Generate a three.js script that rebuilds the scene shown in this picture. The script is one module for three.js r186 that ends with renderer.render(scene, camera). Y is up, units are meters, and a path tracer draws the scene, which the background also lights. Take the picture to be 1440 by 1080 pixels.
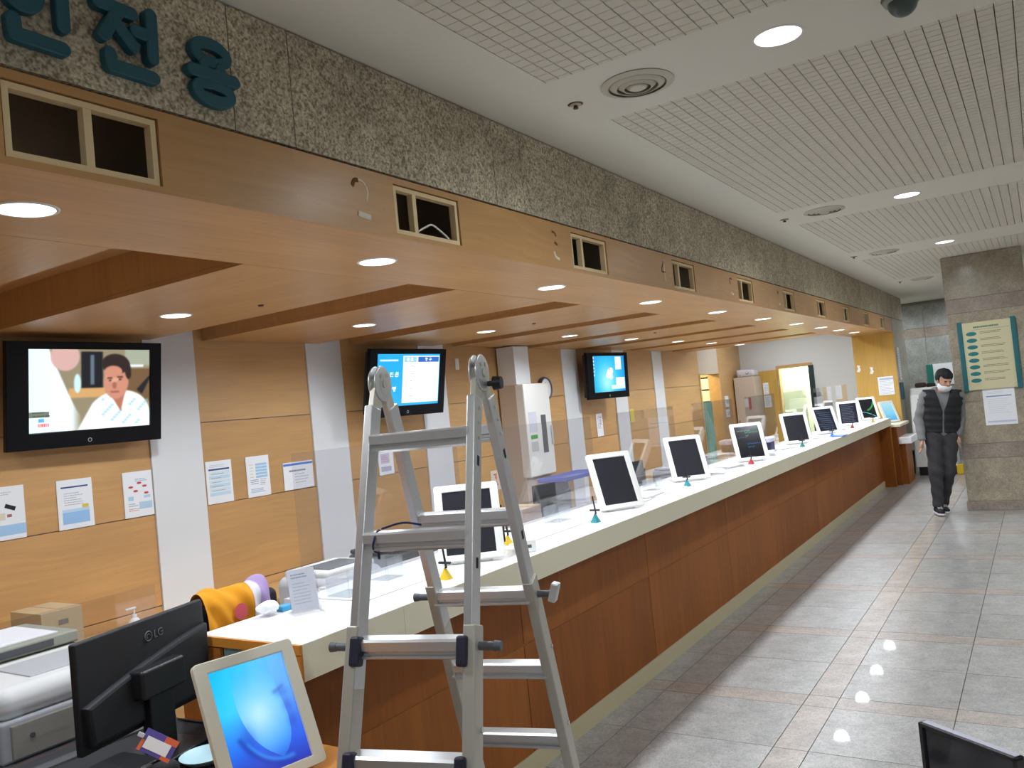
import * as THREE from 'three';
import { RoundedBoxGeometry } from 'three/addons/geometries/RoundedBoxGeometry.js';
import { mergeGeometries, mergeVertices, toCreasedNormals } from 'three/addons/utils/BufferGeometryUtils.js';
import { RectAreaLightUniformsLib } from 'three/addons/lights/RectAreaLightUniformsLib.js';

// ------------------------------------------------------------------ camera, exposure
const scene = new THREE.Scene();
const camera = new THREE.PerspectiveCamera(49.9, 1440 / 1080, 0.05, 80);
camera.position.set(1.99, 1.68, 0);
camera.rotation.order = 'YXZ';
camera.rotation.set(0.0337279, 0.569177, -0.0979123);
const renderer = new THREE.WebGLRenderer({ antialias: true });
renderer.toneMapping = THREE.LinearToneMapping;
renderer.toneMappingExposure = 1.58;
renderer.shadowMap.enabled = true;
renderer.shadowMap.type = THREE.PCFSoftShadowMap;
scene.background = new THREE.Color(0x000000);
RectAreaLightUniformsLib.init();
const LAMP = { soffit: 4.3, rear: 2.4, ceiling: 4.3, glow: 1.6, color: 0xeef7ff };

// ------------------------------------------------------------------ helpers
let seedState = 12345;
const rnd = () => { seedState = (seedState * 1664525 + 1013904223) >>> 0; return seedState / 4294967296; };
const rr = (a, b) => a + (b - a) * rnd();
const used = new Map();
function numbered(n) { const k = used.get(n) || 0; used.set(n, k + 1); return k ? n + '_' + String(k).padStart(3, '0') : n; }
function thing(name, label, category, group, pos = [0, 0, 0], turn = 0) {
  const o = new THREE.Group(); o.name = numbered(name); scene.add(o);
  o.position.set(...pos); o.rotation.y = turn;
  o.userData = { label, category }; if (group) o.userData.group = group;
  return o;
}
function structure(name, label) { const o = new THREE.Group(); o.name = numbered(name); o.userData = { kind: 'structure', label }; scene.add(o); return o; }
function part(name, geo, m, parent, label) {
  const o = new THREE.Mesh(Array.isArray(geo) ? merge(geo) : geo, m); o.name = name; parent.add(o);
  if (label) o.userData.label = label; return o;
}
function solo(name, geo, m, label, category, group, pos, turn) {
  const o = new THREE.Mesh(Array.isArray(geo) ? merge(geo) : geo, m); o.name = numbered(name); scene.add(o);
  o.userData = { label, category }; if (group) o.userData.group = group;
  if (pos) o.position.set(...pos); if (turn) o.rotation.y = turn; return o;
}
function copyOf(root, label, pos, turn, group) {
  const r = root.clone(); r.userData = { ...root.userData, label }; if (group) r.userData.group = group;
  r.name = numbered(root.name.replace(/_\d{3}$/, '')); scene.add(r); if (pos) r.position.set(...pos); if (turn !== undefined) r.rotation.y = turn; return r;
}
function merge(list) {
  const l = list.map((g) => { const n = g.index ? g.toNonIndexed() : g.clone(); for (const k of Object.keys(n.attributes)) if (!['position', 'normal', 'uv'].includes(k)) n.deleteAttribute(k); return n; });
  return mergeGeometries(l);
}
// planar uv in metres chosen by the facing of each triangle; turn swaps the axes so the grain (u) runs the other way
function uvm(geo, swap = false, s = 1, off = [0, 0]) {
  const g = geo.index ? geo.toNonIndexed() : geo; const p = g.attributes.position; const uv = new Float32Array(p.count * 2);
  const a = new THREE.Vector3(), b = new THREE.Vector3(), c = new THREE.Vector3(), n = new THREE.Vector3();
  for (let i = 0; i < p.count; i += 3) {
    a.fromBufferAttribute(p, i); b.fromBufferAttribute(p, i + 1); c.fromBufferAttribute(p, i + 2);
    n.copy(b).sub(a).cross(c.clone().sub(a)); const ax = Math.abs(n.x), ay = Math.abs(n.y), az = Math.abs(n.z);
    [a, b, c].forEach((q, k) => {
      let u, v; if (ax >= ay && ax >= az) { u = q.z; v = q.y; } else if (ay >= az) { u = q.z; v = q.x; } else { u = q.x; v = q.y; }
      if (swap) [u, v] = [v, u];
      uv[(i + k) * 2] = (u + off[0]) * s; uv[(i + k) * 2 + 1] = (v + off[1]) * s;
    });
  }
  g.setAttribute('uv', new THREE.BufferAttribute(uv, 2)); return g;
}
const bx = (x0, x1, y0, y1, z0, z1) => { const g = new THREE.BoxGeometry(Math.abs(x1 - x0), Math.abs(y1 - y0), Math.abs(z1 - z0)); g.translate((x0 + x1) / 2, (y0 + y1) / 2, (z0 + z1) / 2); return g; };
const rb = (x0, x1, y0, y1, z0, z1, r = 0.006, s = 2) => {
  const w = Math.abs(x1 - x0), h = Math.abs(y1 - y0), d = Math.abs(z1 - z0);
  const g = new RoundedBoxGeometry(w, h, d, s, Math.min(r, w * 0.49, h * 0.49, d * 0.49)); g.translate((x0 + x1) / 2, (y0 + y1) / 2, (z0 + z1) / 2); return g;
};
const cyl = (r0, r1, h, n = 24) => new THREE.CylinderGeometry(r0, r1, h, n);
const V = (x, y, z) => new THREE.Vector3(x, y, z);
function tube(pts, r, n = 8, seg = 0) { return new THREE.TubeGeometry(new THREE.CatmullRomCurve3(pts.map((p) => V(...p))), seg || pts.length * 6, r, n); }
function bar(a, b, w, d, side) { // box from a to b, w wide along "side", d deep
  const A = V(...a), B = V(...b), up = B.clone().sub(A), L = up.length(); up.normalize();
  const s = V(...side).normalize(), f = s.clone().cross(up).normalize();
  const g = new RoundedBoxGeometry(w, L, d, 1, Math.min(w, d) * 0.15);
  g.applyMatrix4(new THREE.Matrix4().makeBasis(s, up, f)); g.translate((A.x + B.x) / 2, (A.y + B.y) / 2, (A.z + B.z) / 2); return g;
}
function lathe(pts, n = 32) { return new THREE.LatheGeometry(pts.map((p) => new THREE.Vector2(...p)), n); }

// ------------------------------------------------------------------ procedural textures
function lattice(seed, n) { let s = seed * 2654435761 >>> 0; const a = new Float32Array(n * n); for (let i = 0; i < n * n; i++) { s = (s * 1664525 + 1013904223) >>> 0; a[i] = s / 4294967296; } return a; }
const latCache = new Map();
function vnoise(u, v, nx, ny, seed) { // periodic value noise, u, v in 0..1
  const key = seed; let L = latCache.get(key); if (!L) { L = lattice(seed + 7, 256); latCache.set(key, L); }
  const x = u * nx, y = v * ny; const x0 = Math.floor(x), y0 = Math.floor(y); let fx = x - x0, fy = y - y0; fx = fx * fx * (3 - 2 * fx); fy = fy * fy * (3 - 2 * fy);
  const g = (i, j) => L[(((j % ny) + ny) % ny % 256) * 256 + (((i % nx) + nx) % nx % 256)];
  return (g(x0, y0) * (1 - fx) + g(x0 + 1, y0) * fx) * (1 - fy) + (g(x0, y0 + 1) * (1 - fx) + g(x0 + 1, y0 + 1) * fx) * fy;
}
function dataTex(n, fn, srgb = true) {
  const d = new Uint8Array(n * n * 4);
  for (let j = 0; j < n; j++) for (let i = 0; i < n; i++) { const c = fn(i / n, j / n); const k = (j * n + i) * 4; for (let q = 0; q < 3; q++) d[k + q] = Math.max(0, Math.min(255, c[q])); d[k + 3] = 255; }
  const t = new THREE.DataTexture(d, n, n); t.wrapS = t.wrapT = THREE.RepeatWrapping; t.magFilter = THREE.LinearFilter; t.minFilter = THREE.LinearMipmapLinearFilter; t.generateMipmaps = true;
  if (srgb) t.colorSpace = THREE.SRGBColorSpace; t.needsUpdate = true; return t;
}
function rep(t, x, y) { const c = t.clone(); c.repeat.set(x, y); c.needsUpdate = true; return c; }
function woodTex(base, amp, seed) {
  return dataTex(512, (u, v) => {
    const w = vnoise(u, v, 3, 6, seed) * 0.04;
    const g = vnoise(u, v + w, 4, 60, seed + 1) * 0.5 + vnoise(u, v + w, 8, 160, seed + 2) * 0.35 + vnoise(u, v, 2, 9, seed + 3) * 0.6 - 0.72;
    const pore = vnoise(u, v, 40, 250, seed + 4) > 0.9 ? -0.6 : 0;
    const f = 1 + amp * (g + pore * 0.5); return base.map((b) => b * f);
  });
}
function graniteTex(cols, seed, n = 512) {
  return dataTex(n, (u, v) => {
    const a = vnoise(u, v, 200, 200, seed), b = vnoise(u, v, 110, 110, seed + 1), c = vnoise(u, v, 7, 7, seed + 2) * 0.14 + vnoise(u, v, 30, 30, seed + 3) * 0.1 - 0.12;
    const t = a * 0.55 + b * 0.45; let i = t < 0.33 ? 0 : t < 0.52 ? 1 : t < 0.68 ? 2 : 3;
    return cols[i].map((q) => q * (1 + c));
  });
}
const T = {
  wood: woodTex([206, 163, 108], 0.09, 11),
  front: woodTex([158, 92, 34], 0.16, 31),
  granite: graniteTex([[136, 124, 102], [176, 163, 138], [198, 186, 161], [216, 205, 182]], 41),
  floor: graniteTex([[176, 174, 170], [194, 193, 190], [204, 203, 200], [214, 213, 211]], 51),
  pink: graniteTex([[176, 168, 161], [193, 185, 178], [202, 195, 189], [211, 205, 200]], 61),
  bumpy: dataTex(256, (u, v) => { const a = 128 + 90 * (vnoise(u, v, 120, 120, 71) - 0.5) + 60 * (vnoise(u, v, 40, 40, 72) - 0.5); return [a, a, a]; }, false),
  smudge: dataTex(256, (u, v) => { const a = 170 + 24 * (vnoise(u, v, 6, 6, 81) - 0.5) + 24 * (vnoise(u, v, 30, 30, 82) - 0.5); return [a, a, a]; }, false),
  brushed: dataTex(256, (u, v) => { const a = 165 + 60 * (vnoise(u, v, 4, 128, 91) - 0.5) + 70 * (vnoise(u, v, 20, 20, 92) - 0.5); return [a, a, a]; }, false),
};
const mat = (o) => new THREE.MeshStandardMaterial(o);
const phys = (o) => new THREE.MeshPhysicalMaterial(o);
const plain = (hex, roughness = 0.6, extra = {}) => mat({ color: hex, roughness, ...extra });
const M = {
  woodA: phys({ map: T.wood, roughness: 0.42, clearcoat: 0.25, clearcoatRoughness: 0.3 }),
  woodB: phys({ map: T.wood, color: 0xf4efe8, roughness: 0.42, clearcoat: 0.25, clearcoatRoughness: 0.3 }),
  woodC: phys({ map: T.wood, color: 0xfff8f0, roughness: 0.42, clearcoat: 0.25, clearcoatRoughness: 0.3 }),
  soffit: phys({ map: T.wood, color: 0xf4ebe2, roughness: 0.45, specularIntensity: 0.7, clearcoat: 0.15, clearcoatRoughness: 0.25 }),
  groove: mat({ map: T.wood, color: 0xf4ebe2, roughness: 0.6 }),
  frontA: phys({ map: T.front, roughness: 0.55, specularIntensity: 0.5, clearcoat: 0.08, clearcoatRoughness: 0.25 }),
  frontB: phys({ map: T.front, color: 0xf2ece6, roughness: 0.55, specularIntensity: 0.5, clearcoat: 0.08, clearcoatRoughness: 0.25 }),
  desk: phys({ map: T.wood, color: 0xffd280, roughness: 0.45 }),
  yellowWood: phys({ map: T.wood, color: 0xffffbf, roughness: 0.5 }),
  granite: mat({ map: T.granite, roughness: 0.8, bumpMap: T.bumpy, bumpScale: 0.002 }),
  polished: phys({ map: T.floor, color: 0xd6c9b2, roughness: 0.28, clearcoat: 0.3, clearcoatRoughness: 0.08 }),
  polishedBand: phys({ map: T.pink, color: 0xc8beb4, roughness: 0.28, clearcoat: 0.3, clearcoatRoughness: 0.08 }),
  farStone: phys({ map: T.floor, color: 0xc9cbc6, roughness: 0.35 }),
  floorA: phys({ map: T.floor, color: 0xd9d8d8, roughness: 0.5, roughnessMap: T.smudge, clearcoat: 0.2, clearcoatRoughness: 0.03 }),
  floorB: phys({ map: T.floor, color: 0xd2d1d0, roughness: 0.5, roughnessMap: T.smudge, clearcoat: 0.2, clearcoatRoughness: 0.03 }),
  floorPink: phys({ map: T.pink, color: 0xdcd6d1, roughness: 0.5, roughnessMap: T.smudge, clearcoat: 0.2, clearcoatRoughness: 0.03 }),
  grout: plain(0x8f887d, 0.9),
  ceil: mat({ color: 0xe2ddcf, roughness: 0.9, bumpMap: T.bumpy, bumpScale: 0.0006 }),
  slat: mat({ color: 0xdad3c4, roughness: 0.9 }),
  ceilBack: plain(0xdad3c4, 0.95),
  plaster: mat({ color: 0xdcdcda, roughness: 0.75, bumpMap: T.bumpy, bumpScale: 0.0005 }),
  pillar: mat({ color: 0xe4e6e8, roughness: 0.55, bumpMap: T.bumpy, bumpScale: 0.0003 }),
  dark: plain(0x16151a, 0.8), void_: plain(0xb8b4aa, 0.95),
  counterTop: phys({ color: 0xf2f2f4, roughness: 0.35, clearcoat: 0.2, clearcoatRoughness: 0.2 }),
  counterBand: phys({ color: 0xeae2c8, roughness: 0.45 }),
  kick: plain(0xcbbf9c, 0.6),
  pine: plain(0xe8cfa0, 0.75),
  teal: plain(0x1f5a68, 0.5), alu: mat({ color: 0xd6d7d8, metalness: 0.75, roughness: 0.32 }),
  aluSide: mat({ color: 0xc4c0b4, metalness: 0.55, roughness: 0.48 }),
  blackPl: plain(0x17171b, 0.45), softBlack: plain(0x1b1c20, 0.7), purpleBlack: plain(0x242238, 0.5),
  whitePl: plain(0xeeede8, 0.42), creamPl: plain(0xd8d2bf, 0.5), greyPl: plain(0xc2c4c6, 0.5), darkGrey: plain(0x5b5d60, 0.5), pinkPl: plain(0xc9b8a8, 0.55),
  screenOff: phys({ color: 0x2a2b33, roughness: 0.12, clearcoat: 0.6, clearcoatRoughness: 0.05 }),
  acrylic: phys({ color: 0xf6f6f8, roughness: 0.02, transmission: 1, thickness: 0, ior: 1.45 }),
  acrylicEdge: phys({ color: 0xf6f8fa, roughness: 0.06, transmission: 0.95, thickness: 0 }),
  lavender: phys({ color: 0xa8aee0, roughness: 0.15, transmission: 0.55, thickness: 0 }),
  paper: plain(0xf4f4f6, 0.85), card: plain(0xc9b08a, 0.85), cardDark: plain(0xb0946c, 0.85),
  rubber: plain(0x222222, 0.85), chrome: mat({ color: 0xdadada, metalness: 1, roughness: 0.2 }),
  glow: mat({ color: 0xffffff, emissive: 0xffffff, emissiveIntensity: LAMP.glow, roughness: 0.5 }),
  trim: plain(0xe6e4de, 0.5),
};
// canvas prints
function canvasTex(w, h, draw) { const c = document.createElement('canvas'); c.width = w; c.height = h; const g = c.getContext('2d'); draw(g, w, h); const t = new THREE.CanvasTexture(c); t.colorSpace = THREE.SRGBColorSpace; t.magFilter = THREE.LinearFilter; return t; }
const printMat = (w, h, draw) => mat({ map: canvasTex(w, h, draw), roughness: 0.8 });
const screenMat = (w, h, draw, k = 0.8) => { const t = canvasTex(w, h, draw); return phys({ color: 0x0c0c0e, emissive: 0xffffff, emissiveMap: t, emissiveIntensity: k, roughness: 0.15 }); };
function lines(g, x, y, w, n, step, col, hgt = 3, jag = 0.35) { g.fillStyle = col; for (let i = 0; i < n; i++) { let cx = x; const end = x + w * (1 - jag * rnd()); while (cx < end) { const ww = 3 + rnd() * 9; g.fillRect(cx, y + i * step, Math.min(ww, end - cx), hgt); cx += ww + 2.5; } } }

// a flat rectangular picture: plane with uv 0..1
const quad = (w, h) => new THREE.PlaneGeometry(w, h);

// ================================================================== THE SETTING
const BX = -2.81, SY = 2.37, CY = 3.0, FX = 0.03, ZEND = -14.6, ZFAR = -17.3, ZNEAR = 3.2, XR = 5.2;
// ---- floor
{
  const f = structure('floor', 'polished grey granite floor tiles with pinkish border strips');
  part('slab', uvm(bx(BX - 0.2, XR, -0.15, -0.008, ZFAR - 0.2, ZNEAR)), M.grout, f);
  const P = 1.27, st = 0.16, tl = 0.555;
  const seg = (start, end, dir) => { const out = []; let p = start, k = 0; while (dir * (end - p) > 0.02) { const w = k % 3 === 0 ? st : tl; const q = dir > 0 ? Math.min(p + w, end) : Math.max(p - w, end); out.push([p, q, k % 3 === 0]); p = q; k++; } return out; };
  const xs = [[-0.26, -0.01, false], [-0.01, 0.2, false], [0.2, 0.76, false], ...seg(0.76, 2.7, 1)];
  const zs = [[-2.76, -3.32, false], [-3.32, -3.875, false], [-3.875, -4.43, false], ...seg(-4.43, ZFAR, -1)];
  const cache = new Map();
  xs.forEach(([x0, x1, px]) => zs.forEach(([z0, z1, pz]) => {
    const w = x1 - x0 - 0.004, d = z0 - z1 - 0.004, key = w.toFixed(3) + '_' + d.toFixed(3) + '_' + Math.floor(rnd() * 3);
    if (!cache.has(key)) cache.set(key, uvm(bx(-w / 2, w / 2, -0.02, 0, -d / 2, d / 2), false, 1.6, [rnd(), rnd()]));
    const o = part(px || pz ? 'strip_tile' : 'tile', cache.get(key), px || pz ? M.floorPink : (rnd() > 0.5 ? M.floorA : M.floorB), f);
    o.position.set((x0 + x1) / 2, (rnd() - 0.5) * 0.0006, (z0 + z1) / 2);
  }));
  const rest = [bx(-0.26, 2.7, -0.02, 0, -2.756, ZNEAR), bx(2.704, XR, -0.02, 0, ZFAR, ZNEAR), bx(BX, -0.264, -0.02, 0, ZFAR, ZNEAR)];
  part('paving', rest.map((g) => uvm(g, false, 1.6)), M.floorA, f);
}
// ---- ceiling with grooved acoustic fields
{
  const c = structure('ceiling', 'off-white suspended ceiling with grooved acoustic fields');
  const fields = [[0.7, -2.94], [-3.54, -6.45], [-7.12, -9.29], [-10.02, -12.66]];
  const X0 = 0.415, X1 = 3.055;
  const sh = new THREE.Shape(); sh.moveTo(BX - 0.2, -ZNEAR); sh.lineTo(XR, -ZNEAR); sh.lineTo(XR, -(ZFAR - 0.2)); sh.lineTo(BX - 0.2, -(ZFAR - 0.2)); sh.closePath();
  for (const [z0, z1] of fields) { const h = new THREE.Path(); h.moveTo(X0, -z0); h.lineTo(X0, -z1); h.lineTo(X1, -z1); h.lineTo(X1, -z0); h.closePath(); sh.holes.push(h); }
  const g = new THREE.ExtrudeGeometry(sh, { depth: 0.1, bevelEnabled: false }); g.rotateX(-Math.PI / 2); g.translate(0, CY, 0);
  part('board', uvm(g), M.ceil, c);
  part('deck', bx(BX - 0.2, XR, CY + 0.1, CY + 0.2, ZFAR - 0.2, ZNEAR), M.ceil, c);
  for (const [z0, z1] of fields) {
    part('backing', bx(X0, X1, CY + 0.04, CY + 0.05, z1, z0), M.ceilBack, c);
    // one slat with shallow cross notches every 60 mm
    const L = z0 - z1, n = Math.round(L / 0.06), pt = L / n; const s2 = new THREE.Shape(); s2.moveTo(0, 0.008); s2.lineTo(0, 0);
    for (let k = 0; k < n; k++) { const a = k * pt; s2.lineTo(a + pt * 0.34, 0); s2.lineTo(a + pt * 0.38, 0.0022); s2.lineTo(a + pt * 0.62, 0.0022); s2.lineTo(a + pt * 0.66, 0); }
    s2.lineTo(L, 0); s2.lineTo(L, 0.008); s2.closePath();
    const sg = new THREE.ExtrudeGeometry(s2, { depth: 0.0563, bevelEnabled: false }); sg.rotateY(Math.PI / 2); // length -> -z, depth -> +x
    for (let k = 0; k < 44; k++) { const o = part('slat', sg, M.slat, c); o.position.set(X0 + k * 0.06 + 0.003, CY, z0); }
  }
}
// ---- outer walls that close the hall
{
  const r = structure('wall_right', 'plain wall on the far side of the lobby'); part('face', bx(XR, XR + 0.2, 0, CY, ZFAR, ZNEAR), M.plaster, r);
  const b = structure('wall_front', 'plain lobby wall behind the viewpoint'); part('face', bx(BX - 0.2, XR, 0, CY, ZNEAR, ZNEAR + 0.2), M.plaster, b);
  const e = structure('wall_far', 'pale stone wall with darker courses closing the corridor');
  part('core', bx(-3.4, XR, 0, CY, ZFAR - 0.2, ZFAR), M.grout, e);
  const rows = [[0, 0.6, 0], [0.6, 0.78, 1], [0.78, 1.5, 0], [1.5, 2.32, 0], [2.32, 2.5, 1], [2.5, 2.95, 0]];
  for (let k = 0; k < 7; k++) for (const [y0, y1, d] of rows) part('slab', uvm(bx(-0.6 + k * 0.82, 0.216 + k * 0.82, y0 + 0.002, y1 - 0.002, ZFAR, ZFAR + 0.03), false, 1.3, [k * 0.37, y0]), d ? M.polishedBand : M.farStone, e);
}
// ---- back wall of the office: beech boards between white pilasters
const pil = [[-3.17, -3.55], [-4.56, -4.94], [-5.94, -6.32], [-7.32, -7.7], [-8.63, -9.01], [-10.01, -10.38], [-11.36, -11.72]];
{
  const w = structure('wall_back', 'light beech panelled wall with white pilasters');
  part('core', [bx(BX - 0.2, BX - 0.02, 0, CY, ZNEAR, -13.34), bx(BX - 0.2, BX - 0.02, 2.0, CY, -13.34, -14.3), bx(BX - 0.2, BX - 0.02, 0, CY, -14.3, -15.8)], M.plaster, w);
  const ys = [0.0, 0.135, 0.68, 1.255, 1.815, 2.56]; const g = 0.003;
  const bays = [[0.9, -0.4], [-0.4, -1.79], [-1.79, -3.17]]; for (let i = 0; i < 6; i++) bays.push([pil[i][1], pil[i + 1][0]]); bays.push([-11.72, -13.3]);
  const ms = [M.woodA, M.woodB, M.woodC];
  for (const [z0, z1] of bays) for (let k = 0; k < 5; k++) part('board', uvm(bx(BX - 0.02, BX, ys[k] + g, ys[k + 1] - g, z0 - g, z1 + g), false, 0.9, [rnd() * 3, rnd() * 3]), ms[Math.floor(rnd() * 3)], w);
  part('board', uvm(bx(BX - 0.02, BX, 0, 2.56, -14.3, -15.6), false, 0.9), M.woodB, w);
  part('lintel_board', bx(BX - 0.02, BX, 2.0, CY, -13.3, -14.3), M.pinkPl, w); part('upper_board', [bx(BX - 0.02, BX, 2.56, CY, -12.87, -13.3), bx(BX - 0.02, BX, 2.56, CY, -14.3, -15.6)], M.plaster, w);
  for (const [z0, z1] of pil) part('pilaster', rb(BX - 0.02, BX + 0.012, 0, 2.56, z0, z1, 0.003, 1), M.pillar, w);
}
// ---- doorway in the back wall with the little lit store room behind it
{
  const d = structure('door_2', 'open doorway in the beech wall with a green curtain inside');
  part('jamb', [bx(BX - 0.2, BX + 0.01, 0, 2.0, -13.28, -13.33), bx(BX - 0.2, BX + 0.01, 0, 2.0, -14.29, -14.34)], M.woodA, d);
  const room = plain(0xe8dcae, 0.8);
  part('store_room', [bx(-4.2, -4.1, 0, 2.4, -12.6, -15.2), bx(-4.2, BX - 0.2, 0, 2.4, -15.1, -15.2), bx(-4.2, BX - 0.2, 0, 2.4, -12.6, -12.7), bx(-4.2, BX - 0.2, 2.3, 2.4, -12.6, -15.2), bx(-4.2, BX - 0.2, -0.1, 0, -12.6, -15.2)], room, d);
  const pts = []; for (let i = 0; i <= 40; i++) pts.push([-0.02 * Math.sin(i * 0.9), i / 40]);
  const cs = new THREE.Shape(); pts.forEach(([a, t], i) => (i ? cs.lineTo(t * 0.5, a) : cs.moveTo(0, a))); for (let i = pts.length - 1; i >= 0; i--) cs.lineTo(pts[i][1] * 0.5, pts[i][0] + 0.006); cs.closePath();
  const cg = new THREE.ExtrudeGeometry(cs, { depth: 1.5, bevelEnabled: false }); cg.rotateX(-Math.PI / 2); cg.rotateY(Math.PI / 2); cg.translate(BX - 0.12, 0.02, -13.62);
  part('curtain', cg, plain(0x7fae9a, 0.85), d, 'pale green curtain');
  const wf = []; for (const y of [1.5, 1.72, 1.94]) wf.push(bx(-3.4, -3.1, y, y + 0.025, -14.75, -15.05)); for (const z of [-14.75, -15.05]) wf.push(bx(-3.4, -3.1, 1.5, 1.965, z, z - 0.02)); wf.push(bx(-3.4, -3.38, 1.5, 1.965, -14.75, -15.05));
  part('shelf_rack', wf, M.whitePl, d, 'white rack of shelves');
  part('lamp', cyl(0.1, 0.1, 0.02).translate(-3.5, 2.29, -13.8), M.glow, d);
  const pl = new THREE.PointLight(0xfff4d0, 1.5); pl.position.set(-3.5, 2.2, -13.8); scene.add(pl);
}
// ---- white end wall of the office with its door, and the beech end wall
{
  const w = structure('wall_office', 'white painted wall at the end of the office'); const z0 = -15.6, z1 = -15.75;
  part('face', [bx(-4.3, -2.11, 0, CY, z1, z0), bx(-2.11, -1.5, 2.0, CY, z1, z0), bx(-1.5, -0.3, 0, CY, z1, z0)], M.plaster, w);
  const p = structure('wall_partition', 'beech faced end wall beside the counter');
  part('core', bx(-0.6, -0.02, 0, 2.6, -14.62, -15.75), M.plaster, p);
  part('board', uvm(bx(-0.6, FX, 0, SY, ZEND - 0.02, ZEND), true, 0.9), M.yellowWood, p);
  part('stone_return', [uvm(bx(-0.02, FX, 0, 2.6, -14.625, -15.93), false, 1.3)], M.polished, p);
  part('stone_end', uvm(bx(-1.4, FX, 0, CY, -15.931, -15.96), false, 1.3), M.polished, p);
  const d = structure('door_1', 'open office door with a bright passage behind');
  part('frame', [bx(-2.15, -2.1, 0, 2.05, z1, z0 + 0.02), bx(-2.1, -1.5, 1.99, 2.05, z1, z0 + 0.02)], M.woodA, d);
  part('dark_jamb', bx(-1.57, -1.48, 0, 2.0, z1 - 0.02, z0 + 0.03), plain(0x1f3338, 0.5), d, 'dark teal door jamb');
  part('passage', [bx(-2.6, -2.5, 0, 2.3, -15.76, -17.2), bx(-1.3, -1.2, 0, 2.3, -15.76, -17.2), bx(-2.6, -1.2, 2.3, 2.4, -15.76, -17.2), bx(-2.6, -1.2, -0.1, 0, -15.76, -17.2)], plain(0xe6e8dc, 0.8), d);
  part('passage_end', bx(-2.6, -1.2, 0, 2.3, -17.15, -17.2), plain(0xe0e4d0, 0.8), d);
  part('inner_door', [bx(-1.95, -1.6, 0, 2.0, -16.6, -16.64)], plain(0xdfe4cc, 0.6), d); part('pull_handle', [cyl(0.012, 0.012, 0.12, 10).rotateZ(1.57).translate(-1.72, 1.05, -16.56)], M.chrome, d);
  part('ceiling_lamp', bx(-2.1, -1.8, 2.27, 2.29, -15.95, -16.4), M.glow, d);
  const pl = new THREE.PointLight(0xf4ffe4, 2.0); pl.position.set(-1.95, 2.15, -16.15); scene.add(pl);
  const leaf = part('door_leaf', uvm(rb(-2.57, -2.13, 0.02, 1.98, z0 + 0.03, z0 + 0.07, 0.004, 1), true, 0.9), M.yellowWood, d, 'yellow wooden door leaf folded back against the wall');
  part('hinge', [cyl(0.01, 0.01, 0.1, 8).translate(-2.125, 1.7, z0 + 0.06), cyl(0.01, 0.01, 0.1, 8).translate(-2.125, 0.4, z0 + 0.06)], M.chrome, leaf);
}
// ---- header over the counter: granite slabs above, beech fascia below with ten openings
const winZ = []; for (let k = 0; k < 10; k++) winZ.push(-1.195 - k * 1.385);
{
  const w = structure('wall_header', 'stone and beech header above the reception counter');
  part('core', bx(-0.1, -0.022, 2.6, CY, ZNEAR, -15.93), M.void_, w);
  const ed = [ZNEAR, 1.4, -0.24, -0.48]; for (let k = 0; k < 10; k++) { ed.push(-1.665 - k * 1.425, -1.905 - k * 1.425); } ed.push(-15.93);
  const eds = [...new Set(ed)].filter((z) => z >= -15.93).sort((a, b) => b - a);
  for (let i = 0; i + 1 < eds.length; i++) if (eds[i] - eds[i + 1] > 0.03) part('stone_slab', uvm(bx(-0.022, FX, 2.607, CY - 0.006, eds[i] - 0.002, eds[i + 1] + 0.002), false, 1.0, [i * 0.31, i * 0.17]), M.granite, w);
  const ms = [M.woodA, M.woodB, M.woodC];
  const boards = [[ZNEAR, -0.5, null]]; winZ.forEach((z, k) => boards.push([k === 0 ? -0.5 : z + 0.6925, k === 9 ? ZEND : z - 0.6925, z]));
  boards.forEach(([z0, z1, zc], k) => {
    const s = new THREE.Shape(); s.moveTo(-z0, 2.366); s.lineTo(-z1, 2.366); s.lineTo(-z1, 2.598); s.lineTo(-z0, 2.598); s.closePath();
    if (zc !== null) { const h = new THREE.Path(); const a = -zc - 0.205, b = -zc + 0.205; h.moveTo(a, 2.386); h.lineTo(a, 2.574); h.lineTo(b, 2.574); h.lineTo(b, 2.386); h.closePath(); s.holes.push(h); }
    const g = new THREE.ExtrudeGeometry(s, { depth: 0.018, bevelEnabled: false }); g.rotateY(Math.PI / 2); g.translate(FX - 0.018, 0, 0);
    const o = part('fascia_board', uvm(g, false, 0.9, [k * 0.7, k * 0.3]), M.soffit, w);
    if (zc === null) return;
    const zl = zc + 0.2, zr = zc - 0.2, y0 = 2.388, y1 = 2.57, xf = FX - 0.006, xb = FX - 0.034, t = 0.016; // timber lining
    const zm = zl - (k === 1 ? 0.52 : 0.31) * 0.4;
    for (const [nm, gg] of [['frame_rail', bx(xb, xf, y0, y0 + t, zl, zr)], ['frame_rail', bx(xb, xf, y1 - t, y1, zl, zr)], ['frame_stile', bx(xb, xf, y0 + t, y1 - t, zl, zl - t)], ['frame_stile', bx(xb, xf, y0 + t, y1 - t, zr + t, zr)], ['mullion', bx(xb, xf - 0.002, y0 + t, y1 - t, zm + 0.011, zm - 0.011)]]) part(nm, uvm(gg, false, 1.5), M.pine, o);
  });
  // cavity behind the openings, dark unlit sheet steel
  part('cavity_board', bx(-0.5, -0.48, SY + 0.03, 2.98, ZNEAR, -12.87), M.void_, w); part('office_upstand', bx(-0.5, -0.48, SY + 0.021, 2.99, -12.87, -14.6), M.plaster, w);
}
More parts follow.
